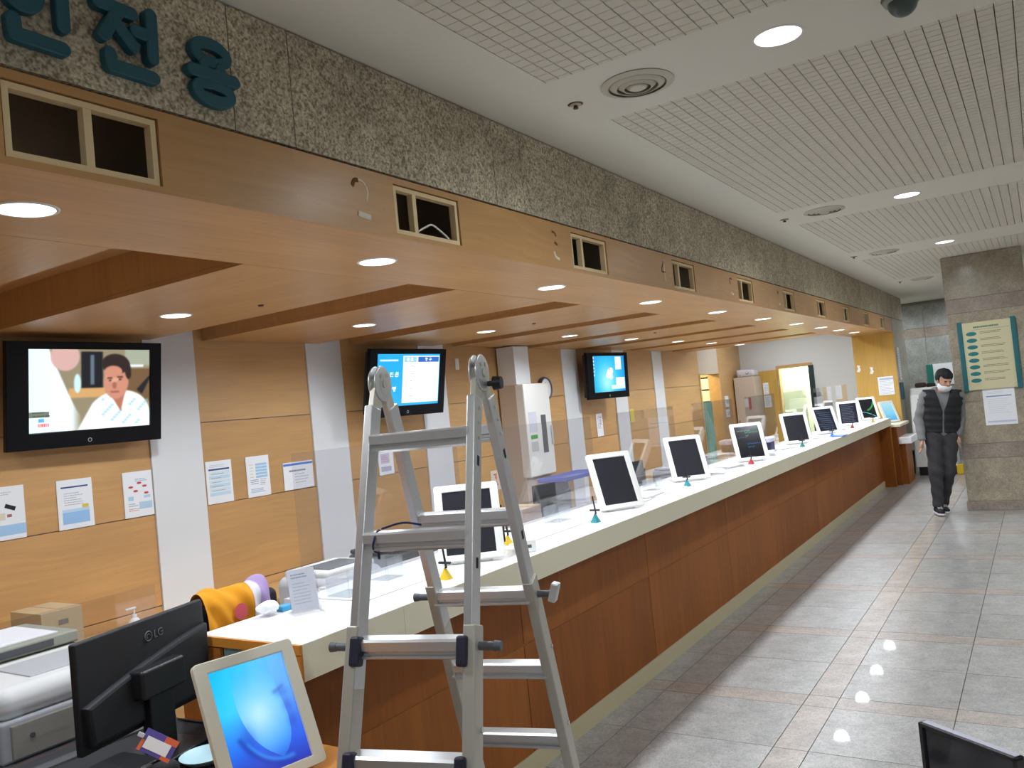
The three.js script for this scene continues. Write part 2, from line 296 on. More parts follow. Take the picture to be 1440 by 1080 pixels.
// ---- soffit above the counter with recessed slots between its boards
{
  const s = structure('ceiling_soffit', 'beech soffit boards with recessed cross slots');
  const slots = [[-0.2, -0.6], [-1.65, -2.2], [-3.22, -3.62], [-4.7, -5.06], [-6.15, -6.48], [-7.55, -7.89], [-8.93, -9.26], [-10.34, -10.67], [-11.85, -12.19]];
  const xs = -0.625; part('front_board', uvm(bx(xs + 0.001, FX - 0.019, SY, SY + 0.02, ZNEAR, ZEND), false, 0.9), M.soffit, s);
  part('soffit_edge', uvm(bx(BX + 0.013, -0.501, SY, CY, -12.87, -12.851), false, 0.9), M.soffit, s);
  let z = ZNEAR; for (const [a, b] of [...slots, [-12.85, -12.85]]) {
    part('soffit_board', uvm(bx(BX + 0.013, xs - 0.002, SY, SY + 0.02, z - 0.001, a + 0.001), true, 0.9, [z, 0]), M.soffit, s);
    if (b < a) { part('slot_side', uvm(bx(BX + 0.013, xs, SY + 0.021, SY + 0.19, b - 0.018, b), true, 0.9), M.groove, s); part('slot_side', bx(BX + 0.013, xs, SY + 0.021, SY + 0.19, a, a + 0.018), M.groove, s); part('slot_top', bx(BX + 0.013, xs, SY + 0.19, SY + 0.21, b - 0.018, a + 0.018), M.groove, s); part('slot_end', bx(xs, xs + 0.018, SY + 0.021, SY + 0.21, b - 0.018, a + 0.018), M.groove, s); }
    z = b;
  }
}
// ---- granite column
{
  const c = thing('stone_column', 'square polished granite column carrying the cream directory board', 'column', null, [1.52, 0, -11.45]);
  part('core', bx(-0.39, 0.39, 0, CY, -0.39, 0.39), M.grout, c);
  const rows = [[0.112, 0.61, 0], [0.61, 0.78, 1], [0.78, 1.27, 0], [1.27, 1.8, 0], [1.8, 2.32, 0], [2.32, 2.49, 1], [2.49, CY - 0.004, 0]];
  for (const [y0, y1, d] of rows) {
    const m = d ? M.polishedBand : M.polished;
    part('slab', uvm(bx(-0.4, 0.4, y0 + 0.0015, y1 - 0.0015, 0.39, 0.41), false, 1.1, [y0, y0]), m, c);
    part('slab', uvm(bx(-0.41, -0.39, y0 + 0.0015, y1 - 0.0015, -0.41, 0.408), false, 1.1, [y0, 0.3]), m, c);
    part('slab', uvm(bx(0.39, 0.41, y0 + 0.0015, y1 - 0.0015, -0.41, 0.408), false, 1.1, [y0, 0.6]), m, c);
    part('slab', uvm(bx(-0.4, 0.4, y0 + 0.0015, y1 - 0.0015, -0.41, -0.39), false, 1.1, [y0, 0.9]), m, c);
  }
  part('plinth', uvm(rb(-0.425, 0.425, 0, 0.11, -0.425, 0.425, 0.006, 1), false, 1.1), M.polishedBand, c);
}

// ================================================================== RECEPTION COUNTER
const CT = 1.03, Z0 = -1.77, Z1 = -13.6;
{
  const c = thing('reception_counter', 'long white topped reception counter faced with brown wood panels', 'counter', null, [-0.3, 0, -7.7]);
  const at = (g) => g.translate(0.3, 0, 7.7);
  const pf = new THREE.Shape(); pf.moveTo(-0.62, 0.995); pf.lineTo(-0.62, CT); pf.lineTo(-0.002, CT); pf.lineTo(0, CT - 0.002); pf.lineTo(0, 0.916); pf.lineTo(-0.03, 0.916); pf.lineTo(-0.03, 0.995); pf.closePath();
  const segs = [[Z0, -2.25, -0.5], [-2.25, -4.9, -0.62], [-4.9, -8.0, -0.62], [-8.0, -11.1, -0.62], [-11.1, Z1, -0.62]];
  for (const [a, b, xb] of segs) { const top = part('counter_top', at(bx(xb, -0.0005, 0.995, CT, a - 0.0006, b + 0.0006)), M.counterTop, c, 'white laminate top'); part('front_band', at(bx(-0.03, 0, 0.916, 0.9948, a - 0.0006, b + 0.0006)), M.counterBand, c, 'cream front edge band'); part('edge_strip', at(bx(-0.0005, 0.0008, 0.9948, CT - 0.001, a - 0.0006, b + 0.0006)), M.counterBand, top); }
  part('carcass', at(bx(-0.6, -0.18, 0.02, 0.994, -2.25, Z1 + 0.02)), M.frontB, c); part('carcass', at(bx(-0.48, -0.18, 0.02, 0.994, Z0 - 0.03, -2.25)), M.frontB, c);
  part('soffit_board', at(bx(-0.18, -0.03, 0.955, 0.975, Z0, Z1)), M.kick, c);
  const jz = [Z0, -3.25, -4.71, -6.23, -7.71, -9.15, -10.6, -12.05, -13.48];
  for (let i = 0; i + 1 < jz.length; i++) for (const [y0, y1] of [[0.097, 0.588], [0.592, 0.955]]) part('front_panel', at(uvm(bx(-0.18, -0.165, y0, y1, jz[i] - 0.0025, jz[i + 1] + 0.0025), true, 0.9, [rnd() * 2, rnd() * 2])), rnd() > 0.5 ? M.frontA : M.frontB, c);
  part('batten', at(bx(-0.182, -0.168, 0.58, 0.6, Z0, -13.48)), plain(0xa87c4a, 0.6), c);
  part('kick_board', at(bx(-0.18, -0.158, 0, 0.095, Z0, -13.48)), M.kick, c, 'cream kick board');
  part('end_leg', at(uvm(bx(-0.6, -0.005, 0, 0.916, -13.48, Z1), true, 0.9)), M.frontA, c, 'brown end panel reaching under the overhang');
  // near end
  part('end_edge', at(uvm(bx(-0.6, 0, 1.0, CT, Z0, Z0 + 0.012), false, 0.9)), M.desk, c, 'orange wood edging');
  part('end_post', at(uvm(bx(-0.6, -0.38, 0, 0.995, Z0, Z0 + 0.012), true, 0.9)), M.frontA, c);
  part('end_panel', at(bx(-0.38, -0.04, 0.74, 0.995, Z0 - 0.02, Z0 - 0.004)), plain(0xa9cfd0, 0.5), c, 'pale blue panel');
  part('end_post', at(uvm(bx(-0.04, 0, 0.916, 0.998, Z0, Z0 + 0.01), true, 0.9)), M.desk, c);
}
{ // lower section nearest the ladder
  const c = thing('low_counter', 'lower yellow wooden counter section beside the end of the white counter', 'counter', null, [-0.2, 0, -0.9]);
  const at = (g) => g.translate(0.2, 0, 0.9);
  part('top', at(uvm(rb(-0.63, 0.32, 0.715, 0.745, Z0 + 0.016, 0.6, 0.004, 1), false, 0.9)), M.desk, c); part('front_panel', at(uvm(bx(0.12, 0.15, 0.02, 0.715, Z0 + 0.02, 0.58), true, 0.9)), M.frontA, c);
  part('side_panel', at(uvm(bx(-0.61, 0.12, 0.02, 0.715, Z0 + 0.02, Z0 + 0.04), true, 0.9)), M.frontB, c); part('kick_board', at(bx(0.13, 0.16, 0, 0.09, Z0 + 0.02, 0.58)), M.kick, c);
}
{ // short section beyond the far end
  const c = thing('end_counter', 'short stepped counter section against the beech end wall', 'counter', null, [-0.1, 0, -14.1]);
  const at = (g) => g.translate(0.1, 0, 14.1);
  part('upper_top', at(rb(-0.5, 0.12, 0.885, 0.925, -13.63, -14.58, 0.004, 1)), M.counterBand, c); part('body', at(uvm(bx(-0.48, 0.06, 0, 0.885, -13.66, -14.57), true, 0.9)), M.frontB, c);
  part('ledge', at(rb(0.06, 0.24, 0.62, 0.72, -13.7, -14.5, 0.01, 2)), M.counterTop, c, 'low white writing ledge'); part('ledge_support', at(uvm(bx(0.061, 0.14, 0, 0.62, -13.8, -14.45), true, 0.9)), M.frontA, c);
}
{ // clerks' desk behind the counter, and low cupboards along the back wall
  const d = thing('clerk_desk', 'long grey work desk running behind the counter', 'desk', null, [-1.05, 0, -7.5]);
  part('top', bx(-0.42, 0.4, 0.715, 0.745, 5.12, -5.9), M.greyPl, d); for (let k = 0; k < 8; k++) part('support', bx(-0.4, 0.38, 0, 0.715, 5.1 - k * 1.56, 5.08 - k * 1.56), M.greyPl, d);
  const n = thing('printer_desk', 'grey side desk carrying the printers beside the low counter', 'desk', null, [-1.25, 0, -1.1]);
  part('top', bx(-0.5, 0.6, 0.715, 0.745, -0.66, 1.2), M.darkGrey, n); part('support', bx(-0.48, 0.43, 0, 0.715, -0.64, -0.62), M.greyPl, n); part('support', bx(-0.48, 0.43, 0, 0.715, 1.16, 1.18), M.greyPl, n);
  const b = thing('back_cupboard', 'low beech cupboard along the panelled wall', 'cupboard', null, [-2.55, 0, -2.4]);
  part('body', uvm(bx(-0.23, 0.23, 0.04, 0.6, 1.6, -2.0)), M.woodB, b); part('top', uvm(bx(-0.24, 0.25, 0.6, 0.625, 1.62, -2.02)), M.woodA, b); part('plinth', bx(-0.23, 0.2, 0, 0.04, 1.58, -1.98), M.blackPl, b);
  for (let k = 0; k < 6; k++) { const o = part('door', uvm(bx(0.23, 0.245, 0.06, 0.58, 1.58 - k * 0.59, 1.0 - k * 0.59)), M.woodC, b); part('knob', new THREE.SphereGeometry(0.012, 10, 8).translate(0.255, 0.5, 1.05 - k * 0.59), M.chrome, o); }
}

// ================================================================== SIGN LETTERS (Korean) on the stone header
{
  const S = 0.03; let lift = 0; // half stroke
  const cap = (pts, w = S) => { // rounded polyline stroke in (u = -z, y), built as one shape per segment
    const out = []; for (let i = 0; i + 1 < pts.length; i++) {
      const [ax, ay] = pts[i], [bx_, by] = pts[i + 1]; const L = Math.hypot(bx_ - ax, by - ay), dx = (bx_ - ax) / L, dy = (by - ay) / L; const a0 = Math.atan2(dy, dx); const s = new THREE.Shape();
      s.absarc(bx_, by, w / 2, a0 - Math.PI / 2, a0 + Math.PI / 2, false); s.absarc(ax, ay, w / 2, a0 + Math.PI / 2, a0 + Math.PI * 1.5, false); s.closePath();
      lift += 0.0007; out.push(new THREE.ExtrudeGeometry(s, { depth: 0.02 + (lift % 0.006), bevelEnabled: true, bevelSize: 0.003, bevelThickness: 0.003, bevelSegments: 1, curveSegments: 8 }));
    } return out;
  };
  const ring = (u, y, ru, ry, w = S) => { const s = new THREE.Shape(); s.absellipse(u, y, ru + w / 2, ry + w / 2, 0, Math.PI * 2); const h = new THREE.Path(); h.absellipse(u, y, ru - w / 2, ry - w / 2, 0, Math.PI * 2, true); s.holes.push(h); return [new THREE.ExtrudeGeometry(s, { depth: 0.019, bevelEnabled: true, bevelSize: 0.003, bevelThickness: 0.003, bevelSegments: 1, curveSegments: 28 })]; };
  const letter = (strokes, label) => { const o = solo('sign_letter', strokes.map((g) => { g.rotateY(Math.PI / 2); g.translate(FX + 0.004, 0, 0); return g; }), M.teal, label, 'letter', null); return o; };
  letter([...ring(1.047, 2.79, 0.035, 0.035), ...cap([[1.141, 2.90], [1.141, 2.735]]), ...cap([[1.02, 2.715], [1.022, 2.678], [1.136, 2.676]])], 'teal Korean letter read as in on the stone header');
  letter([...cap([[1.238, 2.835], [1.33, 2.835]]), ...cap([[1.292, 2.83], [1.245, 2.752]]), ...cap([[1.285, 2.79], [1.327, 2.745]]), ...cap([[1.337, 2.79], [1.38, 2.788]], 0.03), ...cap([[1.385, 2.85], [1.382, 2.728]]), ...cap([[1.26, 2.708], [1.262, 2.677], [1.384, 2.676]])], 'teal Korean letter read as jeon, between its two neighbours on the stone header');
  letter([...ring(1.58, 2.808, 0.055, 0.028, 0.03), ...cap([[1.55, 2.768], [1.55, 2.748]], 0.026), ...cap([[1.606, 2.768], [1.606, 2.748]], 0.026), ...cap([[1.508, 2.741], [1.655, 2.741]], 0.032), ...ring(1.58, 2.692, 0.058, 0.026, 0.032)], 'teal Korean letter read as yong with two rings on the stone header');
}
// residue of removed counter numbers on the fascia
{
  const glueW = plain(0xe6dcc6, 0.9), glueB = plain(0x7a4a26, 0.9);
  const stroke = (pts, r, m, p) => { const g = tube(pts.map(([u, y]) => [0, y, -u]), r, 6); g.scale(0.25, 1, 1); g.translate(FX + 0.0005, 0, 0); part(m === glueW ? 'white_residue' : 'brown_residue', g, m, p); };
  const num = (k, label) => { const u0 = -winZ[k] - 0.205 - 0.2; const o = thing('glue_residue', label, 'residue', 'traces of removed counter numbers', [0, 0, 0]); return [o, u0]; };
  let [o, u] = num(1, 'brown and white glue traces shaped like a figure two on the fascia'); stroke([[u - 0.02, 2.53], [u + 0.0, 2.552], [u + 0.04, 2.545], [u + 0.055, 2.515], [u + 0.045, 2.48]], 0.004, glueW, o); stroke([[u - 0.022, 2.525], [u - 0.008, 2.548], [u + 0.01, 2.55]], 0.009, glueB, o); stroke([[u - 0.005, 2.43], [u + 0.03, 2.426], [u + 0.06, 2.422]], 0.012, glueW, o);
  [o, u] = num(2, 'broken glue traces shaped like a figure three on the fascia'); stroke([[u + 0.0, 2.55], [u + 0.03, 2.545], [u + 0.04, 2.53]], 0.006, glueB, o); stroke([[u + 0.02, 2.5], [u + 0.045, 2.487]], 0.007, glueB, o); stroke([[u + 0.005, 2.45], [u + 0.02, 2.425], [u + 0.055, 2.415]], 0.008, glueW, o);
  [o, u] = num(3, 'thin glue traces shaped like a figure four on the fascia'); stroke([[u + 0.05, 2.545], [u + 0.01, 2.48], [u + 0.07, 2.478]], 0.006, glueB, o); stroke([[u + 0.05, 2.56], [u + 0.056, 2.42]], 0.006, glueW, o);
  [o, u] = num(4, 'thin glue traces shaped like a figure five on the fascia'); stroke([[u + 0.06, 2.545], [u + 0.01, 2.548], [u + 0.008, 2.5]], 0.006, glueB, o); stroke([[u + 0.01, 2.44], [u + 0.04, 2.425], [u + 0.07, 2.43]], 0.008, glueW, o);
  [o, u] = num(5, 'brown spot and white smear left by a removed number on the fascia'); stroke([[u + 0.0, 2.53], [u + 0.02, 2.535]], 0.014, glueB, o); stroke([[u + 0.02, 2.43], [u + 0.06, 2.425]], 0.009, glueW, o);
  solo('loose_cable', tube([[0.0, 2.41, winZ[1] + 0.06], [0.005, 2.44, winZ[1] - 0.0], [0.008, 2.455, winZ[1] - 0.04], [0.008, 2.435, winZ[1] - 0.1], [0.006, 2.412, winZ[1] - 0.15]], 0.004), M.whitePl, 'loose white cable hanging in a fascia opening', 'cable');
}

// ================================================================== LADDER
{
  const w = 0.317, al = 0.3139, be = 0.3366, H = 1.8133;
  const L = thing('folding_ladder', 'aluminium multi-position folding ladder standing before the counter', 'ladder', null, [0.48, 0, -1.909], 0.2617);
  const P = (side, sec, t, out = 0) => { const a = sec > 0 ? al : be; return [side * (w / 2 + 0.0052 * t + out), H - t * Math.cos(a), sec * (0.03 + t * Math.sin(a))]; };
  const nrm = (sec) => { const a = sec > 0 ? al : be; return [0, Math.sin(a), sec * Math.cos(a)]; };
  for (const sec of [1, -1]) {
    const a = sec > 0 ? al : be, tEnd = H / Math.cos(a) - 0.035, tOut = sec > 0 ? 0.70 : 0.70;
    for (const s of [-1, 1]) {
      const r = part('inner_rail', bar(P(s, sec, 0.085), P(s, sec, 0.86), 0.026, 0.058, [1, 0, 0]), M.alu, L);
      for (const t of [0.12, 0.16, 0.205]) part('rivet', cyl(0.006, 0.006, 0.004, 10).rotateZ(Math.PI / 2).translate(...P(s, sec, t, 0.0135)), M.chrome, r);
      for (const t of [0.27, 0.545]) part('slot', new THREE.BoxGeometry(0.003, 0.028, 0.014).rotateX(-sec * a).translate(...P(s, sec, t, 0.0125)), M.dark, r);
      const o = part('outer_rail', bar(P(s, sec, tOut, 0.004), P(s, sec, tEnd, 0.012), 0.034, 0.064, [1, 0, 0]), M.aluSide, L);
      for (const t of [0.95, 1.25, 1.55]) part('bolt', cyl(0.007, 0.007, 0.005, 10).rotateZ(Math.PI / 2).translate(...P(s, sec, t, 0.03)), M.chrome, o);
      part('rubber_foot', bar(P(s, sec, tEnd - 0.02, 0.012), P(s, sec, tEnd + 0.03, 0.012), 0.05, 0.075, [1, 0, 0]), M.rubber, L);
    }
    // rungs: grooved D profile, tread kept level
    const prof = new THREE.Shape(); const hp = [[0.022, 0.024], [0.03, 0.019], [0.03, -0.004], [0.019, -0.008], [0.019, -0.015], [0.031, -0.018], [0.031, -0.023], [0.014, -0.03]]; prof.moveTo(-hp[0][0], hp[0][1]); hp.forEach(([a, b]) => prof.lineTo(a, b)); for (let q = hp.length - 1; q > 0; q--) prof.lineTo(-hp[q][0], hp[q][1]); prof.closePath();
    const first = sec > 0 ? 0.1925 : 0.1967;
    for (let i = 0; i < 6; i++) {
      const t = first + 0.28 * i, outer = t > tOut, c = P(0, sec, t), len = w + 0.0104 * t + (outer ? 0.0 : -0.02) + 0.0;
      const g = new THREE.ExtrudeGeometry(prof, { depth: len, bevelEnabled: false }); g.translate(0, 0, -len / 2); g.rotateY(Math.PI / 2); if (sec > 0) g.rotateY(Math.PI); g.translate(0, c[1], c[2]);
      part('rung', g, M.alu, L, outer ? 'wide rung of the lower section' : undefined);
    }
    // locks and spring knobs where the sections telescope
    const tl = sec > 0 ? first + 0.56 : first + 0.56;
    for (const s of [-1, 1]) {
      const q = P(s, sec, tl, 0.0), n = nrm(sec);
      if (sec > 0) for (const tt of [tl, tl + 0.28]) { const qq = P(s, sec, tt); part('lock_bracket', rb(-0.015, 0.015, -0.038, 0.038, -0.018, 0.018, 0.008).rotateX(-sec * al).translate(qq[0] - s * 0.012, qq[1] - 0.004, qq[2] + 0.03), M.purpleBlack, L, 'dark plastic lock bracket'); }
      const k = part('release_knob', merge([cyl(0.011, 0.011, 0.06, 14).rotateZ(Math.PI / 2).translate(s * 0.045, 0, 0), cyl(0.014, 0.012, 0.018, 14).rotateZ(Math.PI / 2).translate(s * 0.072, 0, 0)]), M.darkGrey, L); k.position.set(q[0], q[1], q[2]);
      if (sec < 0 && s > 0) part('lever', rb(-0.012, 0.012, -0.03, 0.03, -0.02, 0.02, 0.005).rotateZ(-0.3).translate(q[0] + 0.075, q[1] + 0.005, q[2]), M.alu, L);
    }
  }
  for (const s of [-1, 1]) { // hinges
    const x = s * w / 2;
    const plate = (off) => lathe([[0.0, -0.004], [0.05, -0.004], [0.054, 0], [0.05, 0.004], [0.0, 0.004]], 28).rotateZ(Math.PI / 2).translate(x + off, H - 0.012, 0);
    const h = part('hinge_plate', [plate(-0.01), plate(0.01), cyl(0.03, 0.03, 0.03, 24).rotateZ(Math.PI / 2).translate(x, H - 0.012, 0)], M.alu, L);
    part('hinge_boss', [cyl(0.012, 0.012, 0.036, 12).rotateZ(Math.PI / 2).translate(x, H - 0.012, 0), cyl(0.006, 0.006, 0.034, 8).rotateZ(Math.PI / 2).translate(x, H + 0.012, 0.018), cyl(0.006, 0.006, 0.034, 8).rotateZ(Math.PI / 2).translate(x, H + 0.012, -0.018)], M.aluSide, h);
    for (const sec of [1, -1]) part('hinge_arm', bar([x, H - 0.005, sec * 0.012], P(s, sec, 0.2), 0.018, 0.05, [1, 0, 0]), M.aluSide, L);
    part('hinge_knob', merge([cyl(0.008, 0.008, 0.03, 12).rotateZ(Math.PI / 2).translate(0.0, 0, 0), cyl(0.021, 0.018, 0.024, 18).rotateZ(Math.PI / 2).translate(0.024, 0, 0)]).scale(s > 0 ? 1 : -0.6, s > 0 ? 1 : 0.6, 1).translate(x + 0.02 * s, H - 0.045, -0.03), M.blackPl, L, 'black hinge release knob');
  }
  const rp = P(-1, 1, 0.1925 + 0.28), cord = []; for (let i = 0; i <= 16; i++) { const a = i / 16 * Math.PI * 2; cord.push([rp[0] + 0.045 + 0.004 * Math.sin(a * 2), rp[1] - 0.003 + 0.03 * Math.sin(a), rp[2] + 0.036 * Math.cos(a)]); }
  part('tied_cord', [tube(cord, 0.003, 6, 40), tube([[rp[0] + 0.045, rp[1] + 0.028, rp[2] - 0.02], [rp[0] + 0.09, rp[1] + 0.036, rp[2] - 0.06], [rp[0] + 0.12, rp[1] + 0.02, rp[2] - 0.12]], 0.003, 6), tube([[rp[0] + 0.045, rp[1] - 0.03, rp[2] + 0.01], [rp[0] + 0.046, rp[1] - 0.05, rp[2] + 0.012]], 0.004, 6)], plain(0x2a3560, 0.8), L, 'blue cord tied round a rung');
}

// ================================================================== COUNTER SCREENS
function tabletMonitor(label, pos, turn, tilt, scr, frameMat = M.whitePl, group = 'tilted customer screens on the counter') {
  const o = thing('customer_screen', label, 'screen', group, pos, turn);
  const w = 0.29, h = 0.35; const inner = (g) => g.rotateX(-tilt).translate(0, 0.012, 0);
  const fr = new THREE.Shape(); const r = 0.012; const x0 = -w / 2, x1 = w / 2; fr.moveTo(x0 + r, 0); fr.lineTo(x1 - r, 0); fr.quadraticCurveTo(x1, 0, x1, r); fr.lineTo(x1, h - r); fr.quadraticCurveTo(x1, h, x1 - r, h); fr.lineTo(x0 + r, h); fr.quadraticCurveTo(x0, h, x0, h - r); fr.lineTo(x0, r); fr.quadraticCurveTo(x0, 0, x0 + r, 0);
  const ho = new THREE.Path(); ho.moveTo(-0.114, 0.022); ho.lineTo(-0.114, h - 0.026); ho.lineTo(0.114, h - 0.026); ho.lineTo(0.114, 0.022); ho.closePath(); fr.holes.push(ho);
  part('bezel', inner(new THREE.ExtrudeGeometry(fr, { depth: 0.016, bevelEnabled: true, bevelSize: 0.003, bevelThickness: 0.003, bevelSegments: 2 })), frameMat, o);
  const q = new THREE.BoxGeometry(0.232, h - 0.044, 0.004); const pz = q.groups; q.translate(0, h / 2 - 0.002, 0.009); part('display', inner(q), scr, o);
  part('back_shell', inner(rb(-w / 2 + 0.01, w / 2 - 0.01, 0.012, h - 0.012, -0.035, 0.0, 0.012)), frameMat, o);
  part('stand', [rb(-0.09, 0.09, 0, 0.012, -0.15, 0.0, 0.004), bar([0, 0.01, -0.13], [0, 0.17, -0.1], 0.06, 0.016, [1, 0, 0])], frameMat, o);
  part('card_slot', inner(rb(w / 2 + 0.001, w / 2 + 0.012, 0.07, 0.24, -0.02, 0.004, 0.003)), M.blackPl, o);
  return o;
}
const scrollText = (cols, seed) => screenMat(256, 340, (g, w, h) => { g.fillStyle = '#15161c'; g.fillRect(0, 0, w, h); g.lineWidth = 5; g.lineCap = 'round'; cols.forEach(([c, x, y, n], k) => { g.strokeStyle = c; for (let i = 0; i < n; i++) { g.beginPath(); const X = x + (i % 4) * 34, Y = y + Math.floor(i / 4) * 34; g.arc(X, Y, 14, 0.2, 2.6); g.stroke(); } }); }, 0.55);
const blankA = M.screenOff;
tabletMonitor('white framed blank customer screen partly behind the ladder', [-0.215, CT, -2.98], 0.65, 0.42, blankA);
tabletMonitor('white framed blank customer screen beside the lavender tray', [-0.2, CT, -4.51], 0.95, 0.4, blankA);
tabletMonitor('white framed blank customer screen with a teal pen holder before it', [-0.3, CT, -5.95], 0.72, 0.45, blankA);
tabletMonitor('white framed customer screen showing green and blue curls', [-0.245, CT, -7.35], 0.64, 0.4, scrollText([['#7fae9c', 40, 40, 4], ['#3fc08a', 120, 60, 5], ['#4a80c8', 120, 180, 6], ['#5a6470', 40, 110, 3]]));
tabletMonitor('white framed dark customer screen before the bright doorway', [-0.29, CT, -9.2], 0.55, 0.43, blankA);
tabletMonitor('white framed customer screen showing slanted blue streaks', [-0.275, CT, -10.64], 0.7, 0.44, screenMat(256, 340, (g, w, h) => { g.fillStyle = '#232838'; g.fillRect(0, 0, w, h); g.strokeStyle = '#6f86a8'; g.lineWidth = 6; for (let i = 0; i < 9; i++) { g.beginPath(); g.moveTo(20 + (i % 3) * 20, 30 + i * 32); g.lineTo(220, 70 + i * 32); g.stroke(); } }, 0.55));
tabletMonitor('white framed customer screen showing rows of small grey text', [-0.295, CT, -12.1], 0.31, 0.42, screenMat(256, 340, (g, w, h) => { g.fillStyle = '#262a3c'; g.fillRect(0, 0, w, h); lines(g, 30, 30, 200, 11, 27, '#8a93a8', 8); }, 0.55));
tabletMonitor('white framed customer screen showing a bright green arc', [-0.235, CT, -13.35], 0.7, 0.36, screenMat(256, 340, (g, w, h) => { g.fillStyle = '#16181a'; g.fillRect(0, 0, w, h); g.lineWidth = 26; g.strokeStyle = '#3da04c'; g.beginPath(); g.arc(60, 20, 190, 0.2, 1.3); g.stroke(); g.strokeStyle = '#5fe0d8'; g.lineWidth = 9; g.beginPath(); g.moveTo(0, 220); g.quadraticCurveTo(120, 240, 230, 320); g.stroke(); }, 0.7));
tabletMonitor('white framed customer screen showing a plain light blue picture', [-0.06, 0.925, -14.2], 0.95, 0.37, screenMat(256, 340, (g, w, h) => { const q = g.createLinearGradient(0, 0, 0, h); q.addColorStop(0, '#a8d0dc'); q.addColorStop(0.6, '#7cc0dc'); q.addColorStop(1, '#4f9fd0'); g.fillStyle = q; g.fillRect(0, 0, w, h); }, 0.8));
tabletMonitor('cream framed customer screen showing a glowing blue swirl', [0.16, 0.745, -1.5], 1.36, 0.43, screenMat(512, 680, (g, w, h) => {
  const q = g.createLinearGradient(0, 0, w, h * 0.4); q.addColorStop(0, '#0aa8ee'); q.addColorStop(0.35, '#35bdf2'); q.addColorStop(0.7, '#5aa6e6'); q.addColorStop(1, '#3f86dc'); g.fillStyle = q; g.fillRect(0, 0, w, h);
  const q2 = g.createLinearGradient(0, h * 0.4, 0, h); q2.addColorStop(0, 'rgba(20,60,200,0)'); q2.addColorStop(0.6, 'rgba(24,70,205,0.75)'); q2.addColorStop(1, 'rgba(40,40,150,0.95)'); g.fillStyle = q2; g.fillRect(0, 0, w, h);
  g.filter = 'blur(16px)'; g.save(); g.beginPath(); g.moveTo(150, 0); g.bezierCurveTo(100, 250, 120, 480, 330, 610); g.bezierCurveTo(430, 560, 440, 420, 420, 300); g.bezierCurveTo(400, 180, 380, 60, 400, 0); g.closePath(); g.clip();
  const q3 = g.createRadialGradient(250, 330, 20, 260, 330, 340); q3.addColorStop(0, 'rgba(170,215,255,0.95)'); q3.addColorStop(0.55, 'rgba(90,180,240,0.7)'); q3.addColorStop(1, 'rgba(40,150,235,0.1)'); g.fillStyle = q3; g.fillRect(0, 0, w, h); g.restore();
  for (const [x, y, rx, ry, a] of [[430, 250, 60, 26, 0.35], [440, 330, 34, 60, 0.3], [450, 430, 40, 50, 0.35], [150, 470, 60, 130, 0.25]]) { g.save(); g.translate(x, y); g.scale(rx, ry); const e = g.createRadialGradient(0, 0, 0, 0, 0, 1); e.addColorStop(0, `rgba(20,50,170,${a * 2})`); e.addColorStop(1, 'rgba(20,50,170,0)'); g.fillStyle = e; g.fillRect(-1, -1, 2, 2); g.restore(); }
  g.filter = 'blur(9px)'; g.strokeStyle = 'rgba(60,190,250,0.75)'; g.lineWidth = 12; g.beginPath(); g.moveTo(130, 470); g.quadraticCurveTo(220, 640, 400, 620); g.stroke(); g.strokeStyle = 'rgba(30,50,150,0.7)'; g.lineWidth = 26; g.beginPath(); g.moveTo(90, 430); g.quadraticCurveTo(190, 670, 420, 660); g.stroke(); g.strokeStyle = 'rgba(30,60,150,0.8)'; g.lineWidth = 12; g.beginPath(); g.moveTo(372, 236); g.quadraticCurveTo(420, 226, 450, 206); g.stroke(); g.filter = 'none';
}, 0.85), M.creamPl);

// ---- pen holders on the counter
function penStand(label, x, z, col) {
  const o = thing('pen_stand', label, 'pen stand', 'pen stands along the counter', [x, CT, z]);
  part('cone', new THREE.ConeGeometry(0.03, 0.055, 4, 1).rotateY(0.6).translate(0, 0.0275, 0), plain(col, 0.5), o); part('pen', cyl(0.004, 0.005, 0.1, 8).rotateZ(0.12).translate(0.0, 0.095, 0), M.blackPl, o);
  part('clip', [rb(-0.03, 0.03, 0.062, 0.072, -0.006, 0.006, 0.003)], M.blackPl, o); return o;
}
penStand('yellow pen stand on the counter below the near corner of a blank screen', -0.12, -2.66, 0xe0b800); penStand('yellow pen stand beside a small white box', -0.3, -3.4, 0xe0b800); penStand('teal pen stand with a tall black pen by the lavender tray', -0.15, -4.06, 0x148a94);
penStand('teal pen stand with a white capped pen before a blank screen', -0.21, -5.62, 0x148a94); penStand('red pen stand before the screen of green curls', -0.19, -7.1, 0xb02020); penStand('dark green pen stand before the screen at the doorway', -0.15, -8.75, 0x1a7a70);
penStand('blue pen stand on a blue pad', -0.13, -10.1, 0x2f6fd0); penStand('dark red pen stand near the screen of text rows', -0.18, -11.6, 0x9a2a30); penStand('small yellow pen stand near the far counter end', -0.1, -12.7, 0xc09a20);
solo('blue_pad', rb(-0.07, 0.07, 0, 0.012, -0.1, 0.1, 0.005), plain(0x2f6fd0, 0.5), 'flat blue pad under the blue pen stand', 'pad', null, [-0.05, CT, -10.1]);

